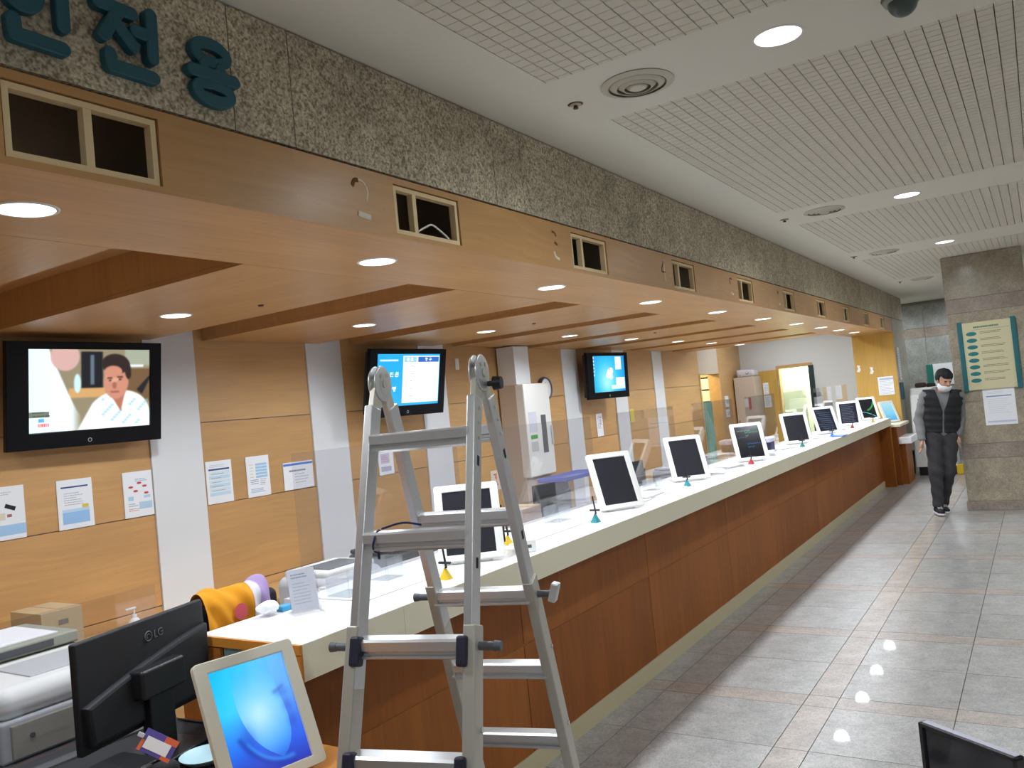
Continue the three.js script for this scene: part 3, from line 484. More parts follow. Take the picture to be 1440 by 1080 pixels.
// ---- clear acrylic screens along the counter
[[-2.3, -3.4, 'behind the blank screen at the ladder'], [-3.82, -4.9, 'beside the lavender tray'], [-5.3, -6.37, 'behind the blank screen with the teal pen stand'], [-6.8, -7.9, 'behind the screen of green and blue curls'], [-8.3, -9.4, 'behind the dark screen before the doorway'], [-9.8, -10.9, 'behind the screen of blue streaks'], [-11.3, -12.4, 'behind the screen of text rows'], [-12.7, -13.5, 'behind the screen with the green arc']].forEach(([a, b, where]) => {
  const o = thing('acrylic_screen', 'clear acrylic screen standing on the counter ' + where, 'acrylic screen', 'clear acrylic screens along the counter', [-0.56, CT, (a + b) / 2]); const l = (a - b) / 2;
  part('sheet', bx(-0.002, 0.002, 0.004, 0.57, -l, l), M.acrylic, o); for (const s of [-1, 1]) part('foot', rb(-0.04, 0.04, 0, 0.012, s * (l - 0.08) - 0.012, s * (l - 0.08) + 0.012, 0.003), M.acrylicEdge, o);
});
{ const o = thing('acrylic_screen', 'clear acrylic screen standing behind the black monitor on the side desk', 'screen', null, [-0.7, 0.745, -1.3]); part('sheet', bx(-0.002, 0.002, 0.004, 0.455, -0.45, 0.55), M.acrylic, o); part('foot', rb(-0.05, 0.05, 0, 0.01, 0.2, 0.24, 0.003), M.acrylicEdge, o); part('foot', rb(-0.05, 0.05, 0, 0.01, -0.3, -0.26, 0.003), M.acrylicEdge, o); }

// ---- white trays and paper on the counter
[[-2.5, 0.45, 'before the black printer'], [-3.78, 0.8, 'between the ladder and the lavender tray'], [-5.22, 0.75, 'between the two blank screens'], [-6.65, 0.7, 'beside the screen of green and blue curls'], [-8.3, 1.0, 'under the navy box'], [-9.95, 0.7, 'beside the blue pad'], [-11.38, 0.7, 'near the dark red pen stand']].forEach(([z, l, where]) => solo('counter_tray', rb(-0.14, 0.14, 0, 0.006, -l / 2, l / 2, 0.002, 1), M.whitePl, 'long flat white tray on the counter ' + where, 'tray', 'white trays on the counter', [-0.34, CT, z]));
[[-0.33, -6.45, 0.3], [-0.33, -6.82, -0.2], [-0.33, -7.95, 0.3], [-0.33, -8.55, -0.2], [-0.33, -9.85, 0.2], [-0.33, -11.25, 0.3], [-0.33, -5.1, 0.1]].forEach(([x, z, t], i) => {
  const g = []; const n = 4 + (i % 3) * 2; for (let k = 0; k < n; k++) { const b = new THREE.BoxGeometry(0.21, 0.0035, 0.297); b.rotateY(rr(-0.12, 0.12)); b.translate(rr(-0.006, 0.006), 0.026 + k * 0.0036, rr(-0.006, 0.006)); g.push(b); }
  g.forEach((q) => q.translate(0, -0.024, 0)); solo('paper_stack', g, M.paper, 'loose stack of white paper on the counter', 'paper', 'paper stacks on the counter', [x, CT + 0.0066, z], t);
});

// ================================================================== WALL SCREENS
function tvSet(label, pos, turn, tilt, w, h, scr, sx0, sx1, sy0, sy1) {
  const o = thing('wall_television', label, 'television', 'televisions on the panelled wall', pos, turn); const t = (g) => g.rotateX(-tilt);
  const s = new THREE.Shape(); s.moveTo(-w / 2, 0); s.lineTo(w / 2, 0); s.lineTo(w / 2, h); s.lineTo(-w / 2, h); s.closePath(); const ho = new THREE.Path(); ho.moveTo(sx0, sy0); ho.lineTo(sx0, sy1); ho.lineTo(sx1, sy1); ho.lineTo(sx1, sy0); ho.closePath(); s.holes.push(ho);
  const glossy = phys({ color: 0x0b0b10, roughness: 0.3, specularIntensity: 0.4 });
  part('bezel', t(new THREE.ExtrudeGeometry(s, { depth: 0.03, bevelEnabled: true, bevelSize: 0.004, bevelThickness: 0.004, bevelSegments: 2 })), glossy, o);
  part('display', t(quad(sx1 - sx0 + 0.004, sy1 - sy0 + 0.004).translate((sx0 + sx1) / 2, (sy0 + sy1) / 2, 0.02)), scr, o);
  part('housing', t(rb(-w / 2 + 0.015, w / 2 - 0.015, 0.02, h - 0.02, -0.05, 0.0, 0.012)), M.blackPl, o);
  part('emblem', t(new THREE.RingGeometry(0.009, 0.012, 20).translate(0, 0.03, 0.0348)), M.greyPl, o);
  part('wall_bracket', rb(-0.15, 0.15, 0.12, h - 0.12, -0.2, -0.03, 0.004, 1), M.blackPl, o);
  return o;
}
const H_ = Math.PI / 2;
tvSet('black wall television showing a dark haired man in a patterned gown', [-2.7, 1.735, -2.7], 1.547, -0.142, 0.9, 0.59, screenMat(800, 520, (g, w, h) => {
  g.filter = 'blur(4px)'; g.fillStyle = '#8a7f66'; g.fillRect(0, 0, w, h); g.fillStyle = '#9aa08e'; g.fillRect(620, 0, 180, 110); g.fillStyle = '#6b5236'; g.fillRect(600, 130, 200, 220); g.fillStyle = '#15161c'; g.fillRect(330, 20, 140, 250); g.fillStyle = '#5a6a78'; g.fillRect(388, 40, 26, 190); g.fillStyle = '#c79a62'; g.fillRect(250, 250, 240, 60); g.fillStyle = '#bfe0ea'; g.beginPath(); g.ellipse(305, 220, 22, 60, 0, 0, 7); g.fill();
  g.fillStyle = '#1a1a20'; g.beginPath(); g.moveTo(700, 270); g.lineTo(790, 180); g.lineTo(800, 190); g.lineTo(740, 300); g.fill(); g.fillStyle = '#e8f2ff'; g.fillRect(650, 105, 100, 14);
  g.fillStyle = '#e4efec'; g.beginPath(); g.moveTo(400, 350); g.quadraticCurveTo(480, 270, 600, 270); g.quadraticCurveTo(780, 280, 800, 440); g.lineTo(800, 520); g.lineTo(300, 520); g.closePath(); g.fill();
  g.fillStyle = 'rgba(130,180,200,0.7)'; for (let i = 0; i < 26; i++) g.fillRect(460 + (i * 61) % 320, 320 + (i * 37) % 170, 20, 14);
  g.fillStyle = '#a86c56'; g.beginPath(); g.moveTo(510, 280); g.lineTo(620, 280); g.lineTo(590, 410); g.closePath(); g.fill();
  g.fillStyle = '#c0846c'; g.beginPath(); g.ellipse(560, 215, 84, 112, 0.05, 0, 7); g.fill(); g.fillStyle = '#d09a80'; g.beginPath(); g.ellipse(540, 170, 50, 50, 0, 0, 7); g.fill();
  g.fillStyle = '#2a1d1a'; g.beginPath(); g.ellipse(556, 100, 95, 66, 0.05, 0, 7); g.fill(); g.beginPath(); g.ellipse(640, 140, 22, 60, -0.1, 0, 7); g.fill(); g.fillStyle = '#c0846c'; g.beginPath(); g.ellipse(540, 150, 62, 40, 0, 0, 7); g.fill();
  g.fillStyle = '#3a2018'; g.fillRect(498, 186, 36, 9); g.fillRect(566, 180, 40, 9); g.beginPath(); g.ellipse(518, 206, 10, 6, 0, 0, 7); g.ellipse(586, 200, 10, 6, 0, 0, 7); g.fill(); g.fillStyle = '#99604c'; g.beginPath(); g.ellipse(548, 238, 16, 22, 0, 0, 7); g.fill(); g.fillStyle = '#8c4a44'; g.fillRect(520, 276, 60, 9);
  const f = g.createLinearGradient(0, 0, 330, 0); f.addColorStop(0, 'rgba(214,240,246,1)'); f.addColorStop(0.8, 'rgba(226,244,248,1)'); f.addColorStop(1, 'rgba(226,244,248,0)'); g.fillStyle = f; g.beginPath(); g.moveTo(0, 0); g.lineTo(130, 0); g.quadraticCurveTo(210, 200, 270, 330); g.quadraticCurveTo(330, 460, 420, 520); g.lineTo(0, 520); g.fill();
  g.fillStyle = '#c9a29c'; g.beginPath(); g.ellipse(230, 50, 90, 90, 0.4, 0, 7); g.fill();
  g.filter = 'blur(1px)'; g.fillStyle = '#6d7468'; g.fillRect(0, 388, 130, 34); lines(g, 30, 388, 110, 2, 22, '#454b42', 8); g.fillStyle = '#5aa8e0'; g.fillRect(66, 430, 34, 22); lines(g, 62, 460, 70, 1, 10, '#e06a76', 20, 0.05);
}, 0.85), -0.34, 0.385, 0.085, 0.555);
const hangul = (g, x, y, s, strokes) => { g.lineCap = 'round'; g.beginPath(); for (const st of strokes) { if (st.length === 3) { g.moveTo(x + (st[0] + st[2]) * s, y + st[1] * s); g.arc(x + st[0] * s, y + st[1] * s, st[2] * s, 0, 7); } else { g.moveTo(x + st[0] * s, y + st[1] * s); for (let i = 2; i < st.length; i += 2) g.lineTo(x + st[i] * s, y + st[i + 1] * s); } } g.stroke(); };
const HG = { dae: [[.45, .15, .1, .15, .1, .75, .45, .75], [.62, .05, .62, .95], [.86, 0, .86, 1], [.62, .48, .86, .48]], gi: [[.1, .15, .5, .15, .45, .8], [.8, 0, .8, 1]], in_: [[.3, .25, .2], [.8, 0, .8, .6], [.2, .6, .2, .92, .85, .92]], won: [[.5, .2, .18], [.1, .5, .9, .5], [.5, .5, .5, .68], [.92, 0, .92, .75], [.2, .7, .2, .95, .9, .95]], myeong: [[.1, .1, .42, .1, .42, .48, .1, .48, .1, .1], [.5, .2, .85, .2], [.5, .38, .85, .38], [.86, 0, .86, .55], [.55, .8, .18]], bun: [[.2, 0, .2, .35, .8, .35, .8, 0], [.2, .18, .8, .18], [0, .52, 1, .52], [.5, .52, .5, .68], [.2, .68, .2, .95, .85, .95]], ho: [[.3, .02, .7, .02], [.1, .18, .9, .18], [.5, .42, .16], [.5, .62, .5, .85], [0, .85, 1, .85]], chang: [[.15, .05, .5, .05], [.1, .2, .55, .2], [.34, .2, .1, .5], [.34, .3, .55, .5], [.75, 0, .75, .55], [.75, .25, .92, .25], [.45, .8, .16]], gu: [[.15, .1, .8, .1, .75, .45], [0, .55, 1, .55], [.5, .55, .5, 1]] };
tvSet('black wall television showing a blue and white queue number table', [-2.6, 1.746, -5.435], 1.506, -0.186, 0.92, 0.56, screenMat(800, 540, (g, w, h) => {
  g.fillStyle = '#1f9fdc'; g.fillRect(0, 0, w, h); g.fillStyle = '#e9eff4'; g.fillRect(322, 26, 466, 482); g.fillStyle = '#8fc0e2'; g.fillRect(338, 36, 150, 54); g.fillStyle = '#2a62b6'; g.fillRect(510, 36, 270, 54);
  g.strokeStyle = '#ffffff'; g.lineWidth = 5; 'bun ho'.split(' ').forEach((k, i) => hangul(g, 368 + i * 46, 46, 34, HG[k])); 'chang gu'.split(' ').forEach((k, i) => hangul(g, 600 + i * 50, 46, 34, HG[k]));
  g.lineWidth = 6; 'dae gi in_ won'.split(' ').forEach((k, i) => hangul(g, 50 + i * 58, 190, 46, HG[k])); g.font = 'bold 60px sans-serif'; g.fillStyle = '#e8fbff'; g.fillText('23', 120, 385); hangul(g, 200, 335, 48, HG.myeong); g.fillStyle = '#dff4ff'; lines(g, 46, 62, 230, 1, 10, '#dff4ff', 18, 0.1);
  for (let i = 0; i < 5; i++) { g.fillStyle = '#8f99a2'; g.fillRect(428 - i * 4, 128 + i * 76, 20, 7); g.fillRect(456 - i * 4, 132 + i * 76, 14, 6); }
}, 0.9), -0.38, 0.4, 0.08, 0.525);
tvSet('black wall television showing a light blue desktop with two white windows', [-2.59, 1.737, -9.347], 1.45, -0.039, 0.92, 0.565, screenMat(800, 540, (g, w, h) => {
  const q = g.createRadialGradient(340, 400, 30, 340, 300, 520); q.addColorStop(0, '#9fe6ee'); q.addColorStop(0.5, '#35b4e2'); q.addColorStop(1, '#1b7fc6'); g.fillStyle = q; g.fillRect(0, 0, w, h); g.fillStyle = '#dff0e6'; for (const [x, y, r] of [[400, 260, 60], [450, 230, 50], [360, 300, 44], [440, 310, 46]]) { g.beginPath(); g.arc(x, y, r, 0, 7); g.fill(); } g.fillStyle = '#f0b89a'; g.beginPath(); g.arc(410, 200, 20, 0, 7); g.fill();
  g.fillStyle = '#e6f0ee'; g.fillRect(560, 20, 150, 190); g.fillRect(560, 330, 220, 150); g.fillStyle = '#cfe6ea'; g.fillRect(440, 440, 340, 60); for (let i = 0; i < 6; i++) { g.fillStyle = '#cfeef4'; g.fillRect(20, 20 + i * 50, 26, 26); }
}, 0.85), -0.33, 0.405, 0.075, 0.53);

// ================================================================== PAPERS
function notice(name, label, w, h, pos, turn, draw, group, px = 220) {
  const o = thing(name, label, 'notice', group, pos, turn); part('sheet', bx(-w / 2, w / 2, -h / 2, h / 2, 0, 0.004), M.paper, o);
  if (draw) part('print', quad(w * 0.985, h * 0.985).translate(0, 0, 0.0046), printMat(px, Math.round(px * h / w), draw), o); return o;
}
const wx = BX + 0.002;
const white = (g, w, h) => { g.fillStyle = '#f2f4f8'; g.fillRect(0, 0, w, h); };
const wall = (label, z0, z1, y0, y1, draw, x = wx) => notice('wall_notice', label, Math.abs(z0 - z1), y1 - y0, [x, (y0 + y1) / 2, (z0 + z1) / 2], H_, draw, 'printed sheets on the panelled wall');
wall('paper sheet with a dark bottle picture and a blue foot under the television', -2.17, -2.38, 1.255, 1.545, (g, w, h) => { white(g, w, h); lines(g, 20, 30, 150, 2, 12, '#b9bec8', 4); g.save(); g.translate(140, 120); g.rotate(0.4); g.fillStyle = '#20242e'; g.fillRect(-30, -12, 60, 24); g.restore(); g.fillStyle = '#e4ddc4'; g.fillRect(20, 150, 90, 40); g.fillStyle = '#b06a60'; g.fillRect(120, 160, 26, 16); g.fillStyle = '#a9cff2'; g.fillRect(0, 220, w, 60); });
wall('paper sheet with a navy heading and a yellow tag under the television', -2.56, -2.77, 1.255, 1.54, (g, w, h) => { white(g, w, h); g.fillStyle = '#2f4a86'; g.fillRect(24, 40, 170, 9); lines(g, 40, 80, 120, 6, 14, '#b4bac6', 5); g.fillStyle = '#e0cc58'; g.fillRect(150, 158, 40, 24); g.fillStyle = '#9cc6f0'; g.fillRect(24, 190, 170, 80); g.fillStyle = '#c4def6'; g.fillRect(24, 180, 170, 18); });
wall('paper sheet with scattered red lips beside the first pilaster', -2.965, -3.162, 1.258, 1.54, (g, w, h) => { white(g, w, h); lines(g, 90, 50, 100, 2, 12, '#8fb4d6', 6); g.fillStyle = '#c84a44'; for (const [x, y] of [[120, 80], [55, 105], [160, 105], [90, 135], [170, 155]]) { g.beginPath(); g.ellipse(x, y, 18, 8, 0, 0, 7); g.fill(); } g.fillStyle = '#b8d4ea'; g.fillRect(30, 170, 40, 30); g.fillRect(150, 170, 50, 20); g.fillRect(110, 215, 100, 50); lines(g, 30, 220, 80, 2, 14, '#8fb0b8', 6); lines(g, 30, 255, 90, 2, 12, '#d08888', 5); });
wall('paper sheet with a navy heading and pale blue rows beside the first pilaster', -3.565, -3.775, 1.255, 1.545, (g, w, h) => { white(g, w, h); lines(g, 30, 26, 140, 2, 12, '#c0c6d0', 4); g.fillStyle = '#2f4a86'; g.fillRect(20, 54, 180, 12); for (let i = 0; i < 6; i++) { g.fillStyle = i % 2 ? '#c8e0f0' : '#d9eaf4'; g.fillRect(20, 76 + i * 30, 180, 24); } lines(g, 40, 90, 120, 5, 30, '#8fa8c0', 5); });
wall('paper sheet with light blue list bars', -3.9, -4.105, 1.255, 1.545, (g, w, h) => { white(g, w, h); for (let i = 0; i < 5; i++) { g.fillStyle = '#a4cdec'; g.fillRect(86, 56 + i * 24, 112, 17); lines(g, 30, 60 + i * 24, 44, 1, 10, '#d6cfae', 6); } lines(g, 30, 180, 90, 3, 14, '#9a9ab0', 6); lines(g, 124, 180, 70, 4, 14, '#b4b8c8', 6); lines(g, 30, 250, 160, 3, 12, '#8fb6d8', 6); });
wall('small landscape paper sheet with a blue top bar', -4.235, -4.53, 1.26, 1.465, (g, w, h) => { white(g, w, h); g.fillStyle = '#4f7fd8'; g.fillRect(0, 6, w, 12); lines(g, 40, 44, 150, 1, 12, '#6a6e80', 9); lines(g, 80, 66, 110, 4, 16, '#b2b6c4', 5); });
wall('paper with a pink slip below the queue table screen', -5.28, -5.47, 1.25, 1.45, (g, w, h) => { white(g, w, h); g.fillStyle = '#d9c8d8'; g.fillRect(30, 20, 130, 100); lines(g, 40, 40, 110, 4, 18, '#a88aa8', 6); g.fillStyle = '#b8bcd0'; g.fillRect(30, 150, 150, 50); });
wall('red lettered notice beside the white wall cabinet', -6.93, -7.09, 0.9, 1.1, (g, w, h) => { g.fillStyle = '#e6d6c4'; g.fillRect(0, 0, w, h); g.strokeStyle = '#c8423c'; g.lineWidth = 16; hangul(g, 60, 40, 90, HG.gi); hangul(g, 60, 150, 90, HG.gu); });
wall('tall narrow notice with red and grey text', -9.39, -9.56, 1.26, 1.55, (g, w, h) => { white(g, w, h); lines(g, 30, 40, 160, 9, 24, '#a098b8', 9); lines(g, 120, 60, 80, 5, 30, '#c05868', 9); });
wall('small yellow paper note beside a pilaster', -10.42, -10.55, 1.38, 1.56, (g, w, h) => { g.fillStyle = '#e6d25a'; g.fillRect(0, 0, w, h); });
{ const o = thing('wall_switch', 'small white switch plate high on the beech board', 'switch', null, [BX + 0.001, 2.2, -6.53], H_); part('plate', rb(-0.03, 0.03, -0.055, 0.055, 0, 0.01, 0.004), M.whitePl, o); part('rocker', rb(-0.012, 0.012, -0.02, 0.02, 0.01, 0.015, 0.002), M.whitePl, o); }
for (const [y, hh, lab] of [[1.49, 0.2, 'tall white switch panel beside the doorway'], [1.28, 0.14, 'short white switch panel below the tall one']]) { const o = thing('switch_panel', lab, 'switch', null, [BX + 0.001, y, -14.55], H_); part('plate', rb(-0.09, 0.09, -hh / 2, hh / 2, 0, 0.02, 0.004), M.whitePl, o); for (let k = 0; k < 3; k++) part('switch', rb(-0.06 + k * 0.05, -0.03 + k * 0.05, -0.03, 0.03, 0.02, 0.026, 0.002), M.greyPl, o); }
notice('door_notice', 'upper of two pale papers on the yellow door leaf', 0.1, 0.22, [-2.35, 1.65, -15.527], 0, (g, w, h) => { white(g, w, h); lines(g, 30, 60, 150, 8, 40, '#a8b4c8', 10); }, 'papers on the door leaf', 128);
notice('door_notice', 'lower of two pale papers on the yellow door leaf', 0.13, 0.22, [-2.34, 1.41, -15.527], 0, (g, w, h) => { white(g, w, h); lines(g, 20, 40, 90, 6, 26, '#a8b4c8', 8); }, 'papers on the door leaf', 128);
notice('wall_notice', 'white printed notice on the beech end wall', 0.235, 0.3, [-0.155, 1.51, ZEND + 0.002], 0, (g, w, h) => { white(g, w, h); g.fillStyle = '#b7c2e0'; g.fillRect(20, 20, 180, 24); lines(g, 20, 60, 180, 9, 22, '#b4bccf', 6); }, null, 200);
for (const [x, y, lab] of [[-0.545, 1.83, 'left of two torn paper scraps on the beech end wall'], [-0.35, 1.78, 'right of two torn paper scraps on the beech end wall']]) { const s = new THREE.Shape(); s.moveTo(-0.03, -0.05); s.lineTo(0.01, -0.06); s.lineTo(0.035, -0.02); s.lineTo(0.02, 0.02); s.lineTo(0.03, 0.05); s.lineTo(-0.02, 0.06); s.lineTo(-0.01, 0.0); s.closePath(); solo('paper_scrap', new THREE.ExtrudeGeometry(s, { depth: 0.003, bevelEnabled: false }), M.paper, lab, 'paper', null, [x, y, ZEND + 0.001]); }
// directory board and paper on the column
{
  const zf = -11.045 + 0.005; const o = thing('directory_board', 'cream directory board with teal side bars and teal ovals', 'sign', null, [1.5, 1.8, zf]);
  part('panel', rb(-0.29, 0.29, -0.395, 0.395, 0, 0.02, 0.003, 1), plain(0xd6cfa8, 0.5), o); for (const s of [-1, 1]) part('side_bar', rb(s * 0.27 - 0.025, s * 0.27 + 0.025, -0.41, 0.41, 0.002, 0.035, 0.006), plain(0x1f6a72, 0.5), o, 'teal side bar');
  part('print', quad(0.48, 0.78).translate(0, 0, 0.0206), printMat(480, 780, (g, w, h) => { g.fillStyle = '#d8d0aa'; g.fillRect(0, 0, w, h); lines(g, 110, 46, 260, 1, 10, '#4e7568', 20, 0.05); g.fillStyle = '#8f9a80'; g.fillRect(90, 84, 380, 4); for (let i = 0; i < 8; i++) { g.fillStyle = '#2c7f80'; g.beginPath(); g.ellipse(82, 130 + i * 78, 54, 24, 0, 0, 7); g.fill(); lines(g, 168, 112 + i * 78, 260, 2, 16, '#75725c', 7, 0.3); } }), o);
  notice('column_notice', 'white printed paper taped below the directory board', 0.32, 0.42, [1.545, 1.195, zf], 0, (g, w, h) => { white(g, w, h); lines(g, 40, 30, 220, 2, 16, '#c4c8d4', 4); g.fillStyle = '#8f98c4'; g.fillRect(30, 74, 240, 12); lines(g, 40, 110, 230, 8, 22, '#d0d4dc', 4); g.fillStyle = '#c8d0e4'; g.fillRect(20, 350, 270, 20); }, null, 300);
}
// far corridor signs
{ const o = thing('corridor_sign', 'white corridor notice with a teal side bar on the far stone wall', 'sign', null, [0.42, 1.6, ZFAR + 0.032]); part('panel', rb(-0.24, 0.24, -0.2, 0.2, 0, 0.015, 0.003, 1), M.paper, o); part('side_bar', rb(-0.24, -0.13, -0.2, 0.2, 0.012, 0.022, 0.003, 1), plain(0x1f7a6a, 0.5), o); }
{ const o = thing('corner_sign', 'slim white upright sign on the stone end of the counter wall', 'sign', null, [FX + 0.001, 1.85, -14.9], H_); part('panel', rb(-0.09, 0.09, -0.27, 0.27, 0, 0.01, 0.003, 1), M.paper, o); part('print', quad(0.15, 0.5).translate(0, 0, 0.0106), printMat(80, 260, (g, w, h) => { white(g, w, h); lines(g, 16, 20, 50, 12, 20, '#8a929a', 8); }), o); }
solo('corner_plate', rb(-0.16, 0.16, -0.14, 0.14, 0, 0.012, 0.003, 1), plain(0x1c5f78, 0.5), 'blue teal plate below the slim upright sign', 'sign', null, [FX + 0.001, 1.4, -14.92], H_);

// ================================================================== OFFICE THINGS
{ // tall wall cabinet with duct
  const o = thing('wall_cabinet', 'tall white cabinet with a dark vertical slot on the panelled wall', 'cabinet', null, [BX, 0, -7.46]); const x = (a) => a;
  part('duct', rb(0.02, 0.235, 1.955, 2.36, -0.05, 0.24, 0.004, 1), M.pillar, o, 'white boxed duct above the cabinet'); part('body', rb(0.02, 0.26, 0.74, 1.96, -0.24, 0.26, 0.006, 1), M.pinkPl, o);
  part('front', rb(0.22, 0.325, 0.99, 1.955, -0.255, 0.262, 0.012), M.whitePl, o); part('slot', rb(0.322, 0.328, 1.22, 1.62, -0.13, -0.03, 0.002, 1), M.darkGrey, o, 'dark vertical slot'); part('handle', rb(0.326, 0.345, 1.3, 1.5, -0.235, -0.21, 0.006), M.greyPl, o);
  part('label', [bx(0.325, 0.3275, 1.45, 1.66, 0.06, 0.21)], plain(0xd8d8e6, 0.8), o); part('label', bx(0.325, 0.328, 1.38, 1.42, 0.07, 0.2), plain(0x49a83a, 0.7), o, 'green label'); part('label', bx(0.325, 0.3275, 1.25, 1.35, 0.07, 0.2), plain(0xc4c8c4, 0.8), o);
  part('base', rb(0.02, 0.24, 0, 0.745, -0.22, 0.24, 0.005, 1), M.pinkPl, o);
}
{ const o = thing('wall_clock', 'round wall clock partly behind the white cabinet', 'clock', null, [BX, 1.91, -8.16]); part('case', lathe([[0, 0], [0.13, 0], [0.135, 0.02], [0.13, 0.045], [0.115, 0.045], [0.113, 0.03], [0, 0.03]], 36).rotateZ(-H_), M.darkGrey, o); part('dial', new THREE.CircleGeometry(0.113, 32).rotateY(H_).translate(0.032, 0, 0), M.paper, o); part('hand', [bx(0.033, 0.036, 0, 0.07, -0.003, 0.003), bx(0.033, 0.036, -0.004, 0.004, 0, 0.09)], M.blackPl, o); }
function deskMonitor(label, pos, turn, w, h, base, group, logo) { // back faces local +z
  const o = thing('desk_monitor', label, 'monitor', group, pos, turn);
  part('back_shell', rb(-w / 2, w / 2, base, base + h, -0.012, 0.012, 0.006), M.softBlack, o); const bs = new THREE.Shape(); bs.moveTo(-w / 2 + 0.03, 0.03); bs.lineTo(w / 2 - 0.03, 0.03); bs.lineTo(w / 2 - 0.02, h * 0.72); bs.quadraticCurveTo(0, h * 0.62, -w / 2 + 0.02, h * 0.4); bs.closePath();
  part('back_bulge', new THREE.ExtrudeGeometry(bs, { depth: 0.018, bevelEnabled: true, bevelSize: 0.01, bevelThickness: 0.01, bevelSegments: 2 }).translate(0, base, 0.008), M.softBlack, o); part('screen_face', quad(w - 0.03, h - 0.03).rotateY(Math.PI).translate(0, base + h / 2, -0.0125), M.screenOff, o);
  part('neck', rb(-0.05, 0.05, 0.01, base + h * 0.55, 0.02, 0.06, 0.008), M.blackPl, o); part('foot', rb(-0.13, 0.13, 0, 0.014, -0.08, 0.12, 0.006), M.blackPl, o);
  part('hinge_cover', rb(-0.09, 0.09, base + h * 0.3, base + h * 0.58, 0.02, 0.075, 0.01), M.blackPl, o); if (logo) part('logo', logo, M.darkGrey, o, 'round emblem and letters LG'); return o;
}
{
  const lg = [new THREE.TorusGeometry(0.014, 0.002, 6, 24).translate(-0.02, 0, 0), new THREE.TorusGeometry(0.007, 0.0018, 6, 16, 4.2).translate(-0.02, 0, 0)]; // round emblem
  lg.push(bx(0.004, 0.0075, -0.012, 0.012, -0.001, 0.001), bx(0.004, 0.017, -0.012, -0.009, -0.001, 0.001)); const gsh = new THREE.TorusGeometry(0.0105, 0.0018, 6, 20, 4.9); gsh.rotateZ(0.75); gsh.translate(0.032, 0, 0); lg.push(gsh, bx(0.032, 0.043, -0.0015, 0.0015, -0.001, 0.001));
  deskMonitor('large black monitor seen from behind with a round emblem', [-0.39, 0.749, -1.495], H_ + 0.24, 0.52, 0.31, 0.1, null, lg.map((g) => g.translate(0.03, 0.1 + 0.31 * 0.83, 0.0135)));
}
[[-5.08, 'black clerk monitor beside the lavender tray'], [-6.45, 'black clerk monitor behind a blank customer screen'], [-7.95, 'black clerk monitor behind the screen of green curls'], [-9.6, 'black clerk monitor before the white end wall']].forEach(([z, l], i) => { const o = deskMonitor(l, [-1.02, 0.745, z], H_ - 0.1 + i * 0.06, 0.42, 0.29, 0.12, 'clerk monitors behind the counter'); });
{ const o = thing('black_printer', 'black desktop printer behind the near part of the counter', 'printer', null, [-0.95, 0.745, -3.34]); part('body', rb(-0.2, 0.12, 0, 0.275, -0.2, 0.19, 0.02), M.softBlack, o); part('lid', rb(-0.19, 0.1, 0.275, 0.3, -0.19, 0.18, 0.01), M.purpleBlack, o); part('tray', bx(0.1, 0.16, 0.08, 0.09, -0.13, 0.12), M.blackPl, o); }
{ const o = thing('grey_printer', 'pale grey rounded printer behind the brochure holder', 'printer', null, [-0.98, 0.745, -2.88]); part('body', rb(-0.2, 0.16, 0, 0.26, -0.2, 0.2, 0.05, 4), M.greyPl, o); part('lid', rb(-0.16, 0.12, 0.25, 0.285, -0.17, 0.17, 0.016, 3), M.whitePl, o); part('output_tray', rb(-0.08, 0.1, 0.28, 0.29, -0.12, 0.12, 0.004), M.darkGrey, o); }
{ const o = thing('office_printer', 'white and grey rounded printer behind the large black monitor', 'printer', null, [-1.0, 0.745, -1.5]); part('body', rb(-0.22, 0.2, 0, 0.13, -0.27, 0.24, 0.012, 2), M.greyPl, o); part('upper_shell', rb(-0.22, 0.2, 0.125, 0.225, -0.27, 0.24, 0.045, 4), M.whitePl, o); part('output_well', rb(-0.12, 0.12, 0.215, 0.23, -0.2, 0.1, 0.004, 1), M.greyPl, o); part('front_drawer', rb(0.195, 0.21, 0.01, 0.115, -0.24, 0.21, 0.004, 1), plain(0xa9a598, 0.5), o); part('button', cyl(0.008, 0.008, 0.006, 12).rotateZ(H_).translate(0.212, 0.07, 0.15), M.darkGrey, o); }
{ const o = thing('flatbed_scanner', 'grey flatbed scanner with white paper on its lid', 'scanner', null, [-1.5, 0.745, -1.5]); part('body', rb(-0.2, 0.2, 0, 0.2, -0.3, 0.28, 0.01, 2), plain(0x8f9288, 0.5), o); part('lid', rb(-0.2, 0.2, 0.205, 0.25, -0.3, 0.28, 0.008, 2), plain(0xa6a898, 0.5), o); part('panel', bx(0.2, 0.203, 0.215, 0.24, -0.2, 0.05), M.darkGrey, o); }
solo('loose_paper', [bx(-0.17, 0.16, 0, 0.004, -0.24, 0.2), new THREE.BoxGeometry(0.297, 0.003, 0.21).rotateY(0.2).translate(0, 0.0055, 0.02)], M.paper, 'white paper sheets lying on the flatbed scanner', 'paper', null, [-1.5, 0.9955, -1.5]);
function cartonBox(label, x, y, z, w, h, d, extra) { const o = thing('cardboard_box', label, 'box', 'cardboard boxes on the low cupboard', [x, y, z]); part('carton', rb(-w / 2, w / 2, 0, h, -d / 2, d / 2, 0.003, 1), M.card, o); part('flap_seam', bx(-w / 2 + 0.002, w / 2 - 0.002, h, h + 0.0012, -0.002, 0.002), M.cardDark, o); for (const [y0, y1, z0, z1, c] of extra) part('sticker', bx(w / 2, w / 2 + 0.0012, y0, y1, z0, z1), plain(c, 0.8), o); return o; }
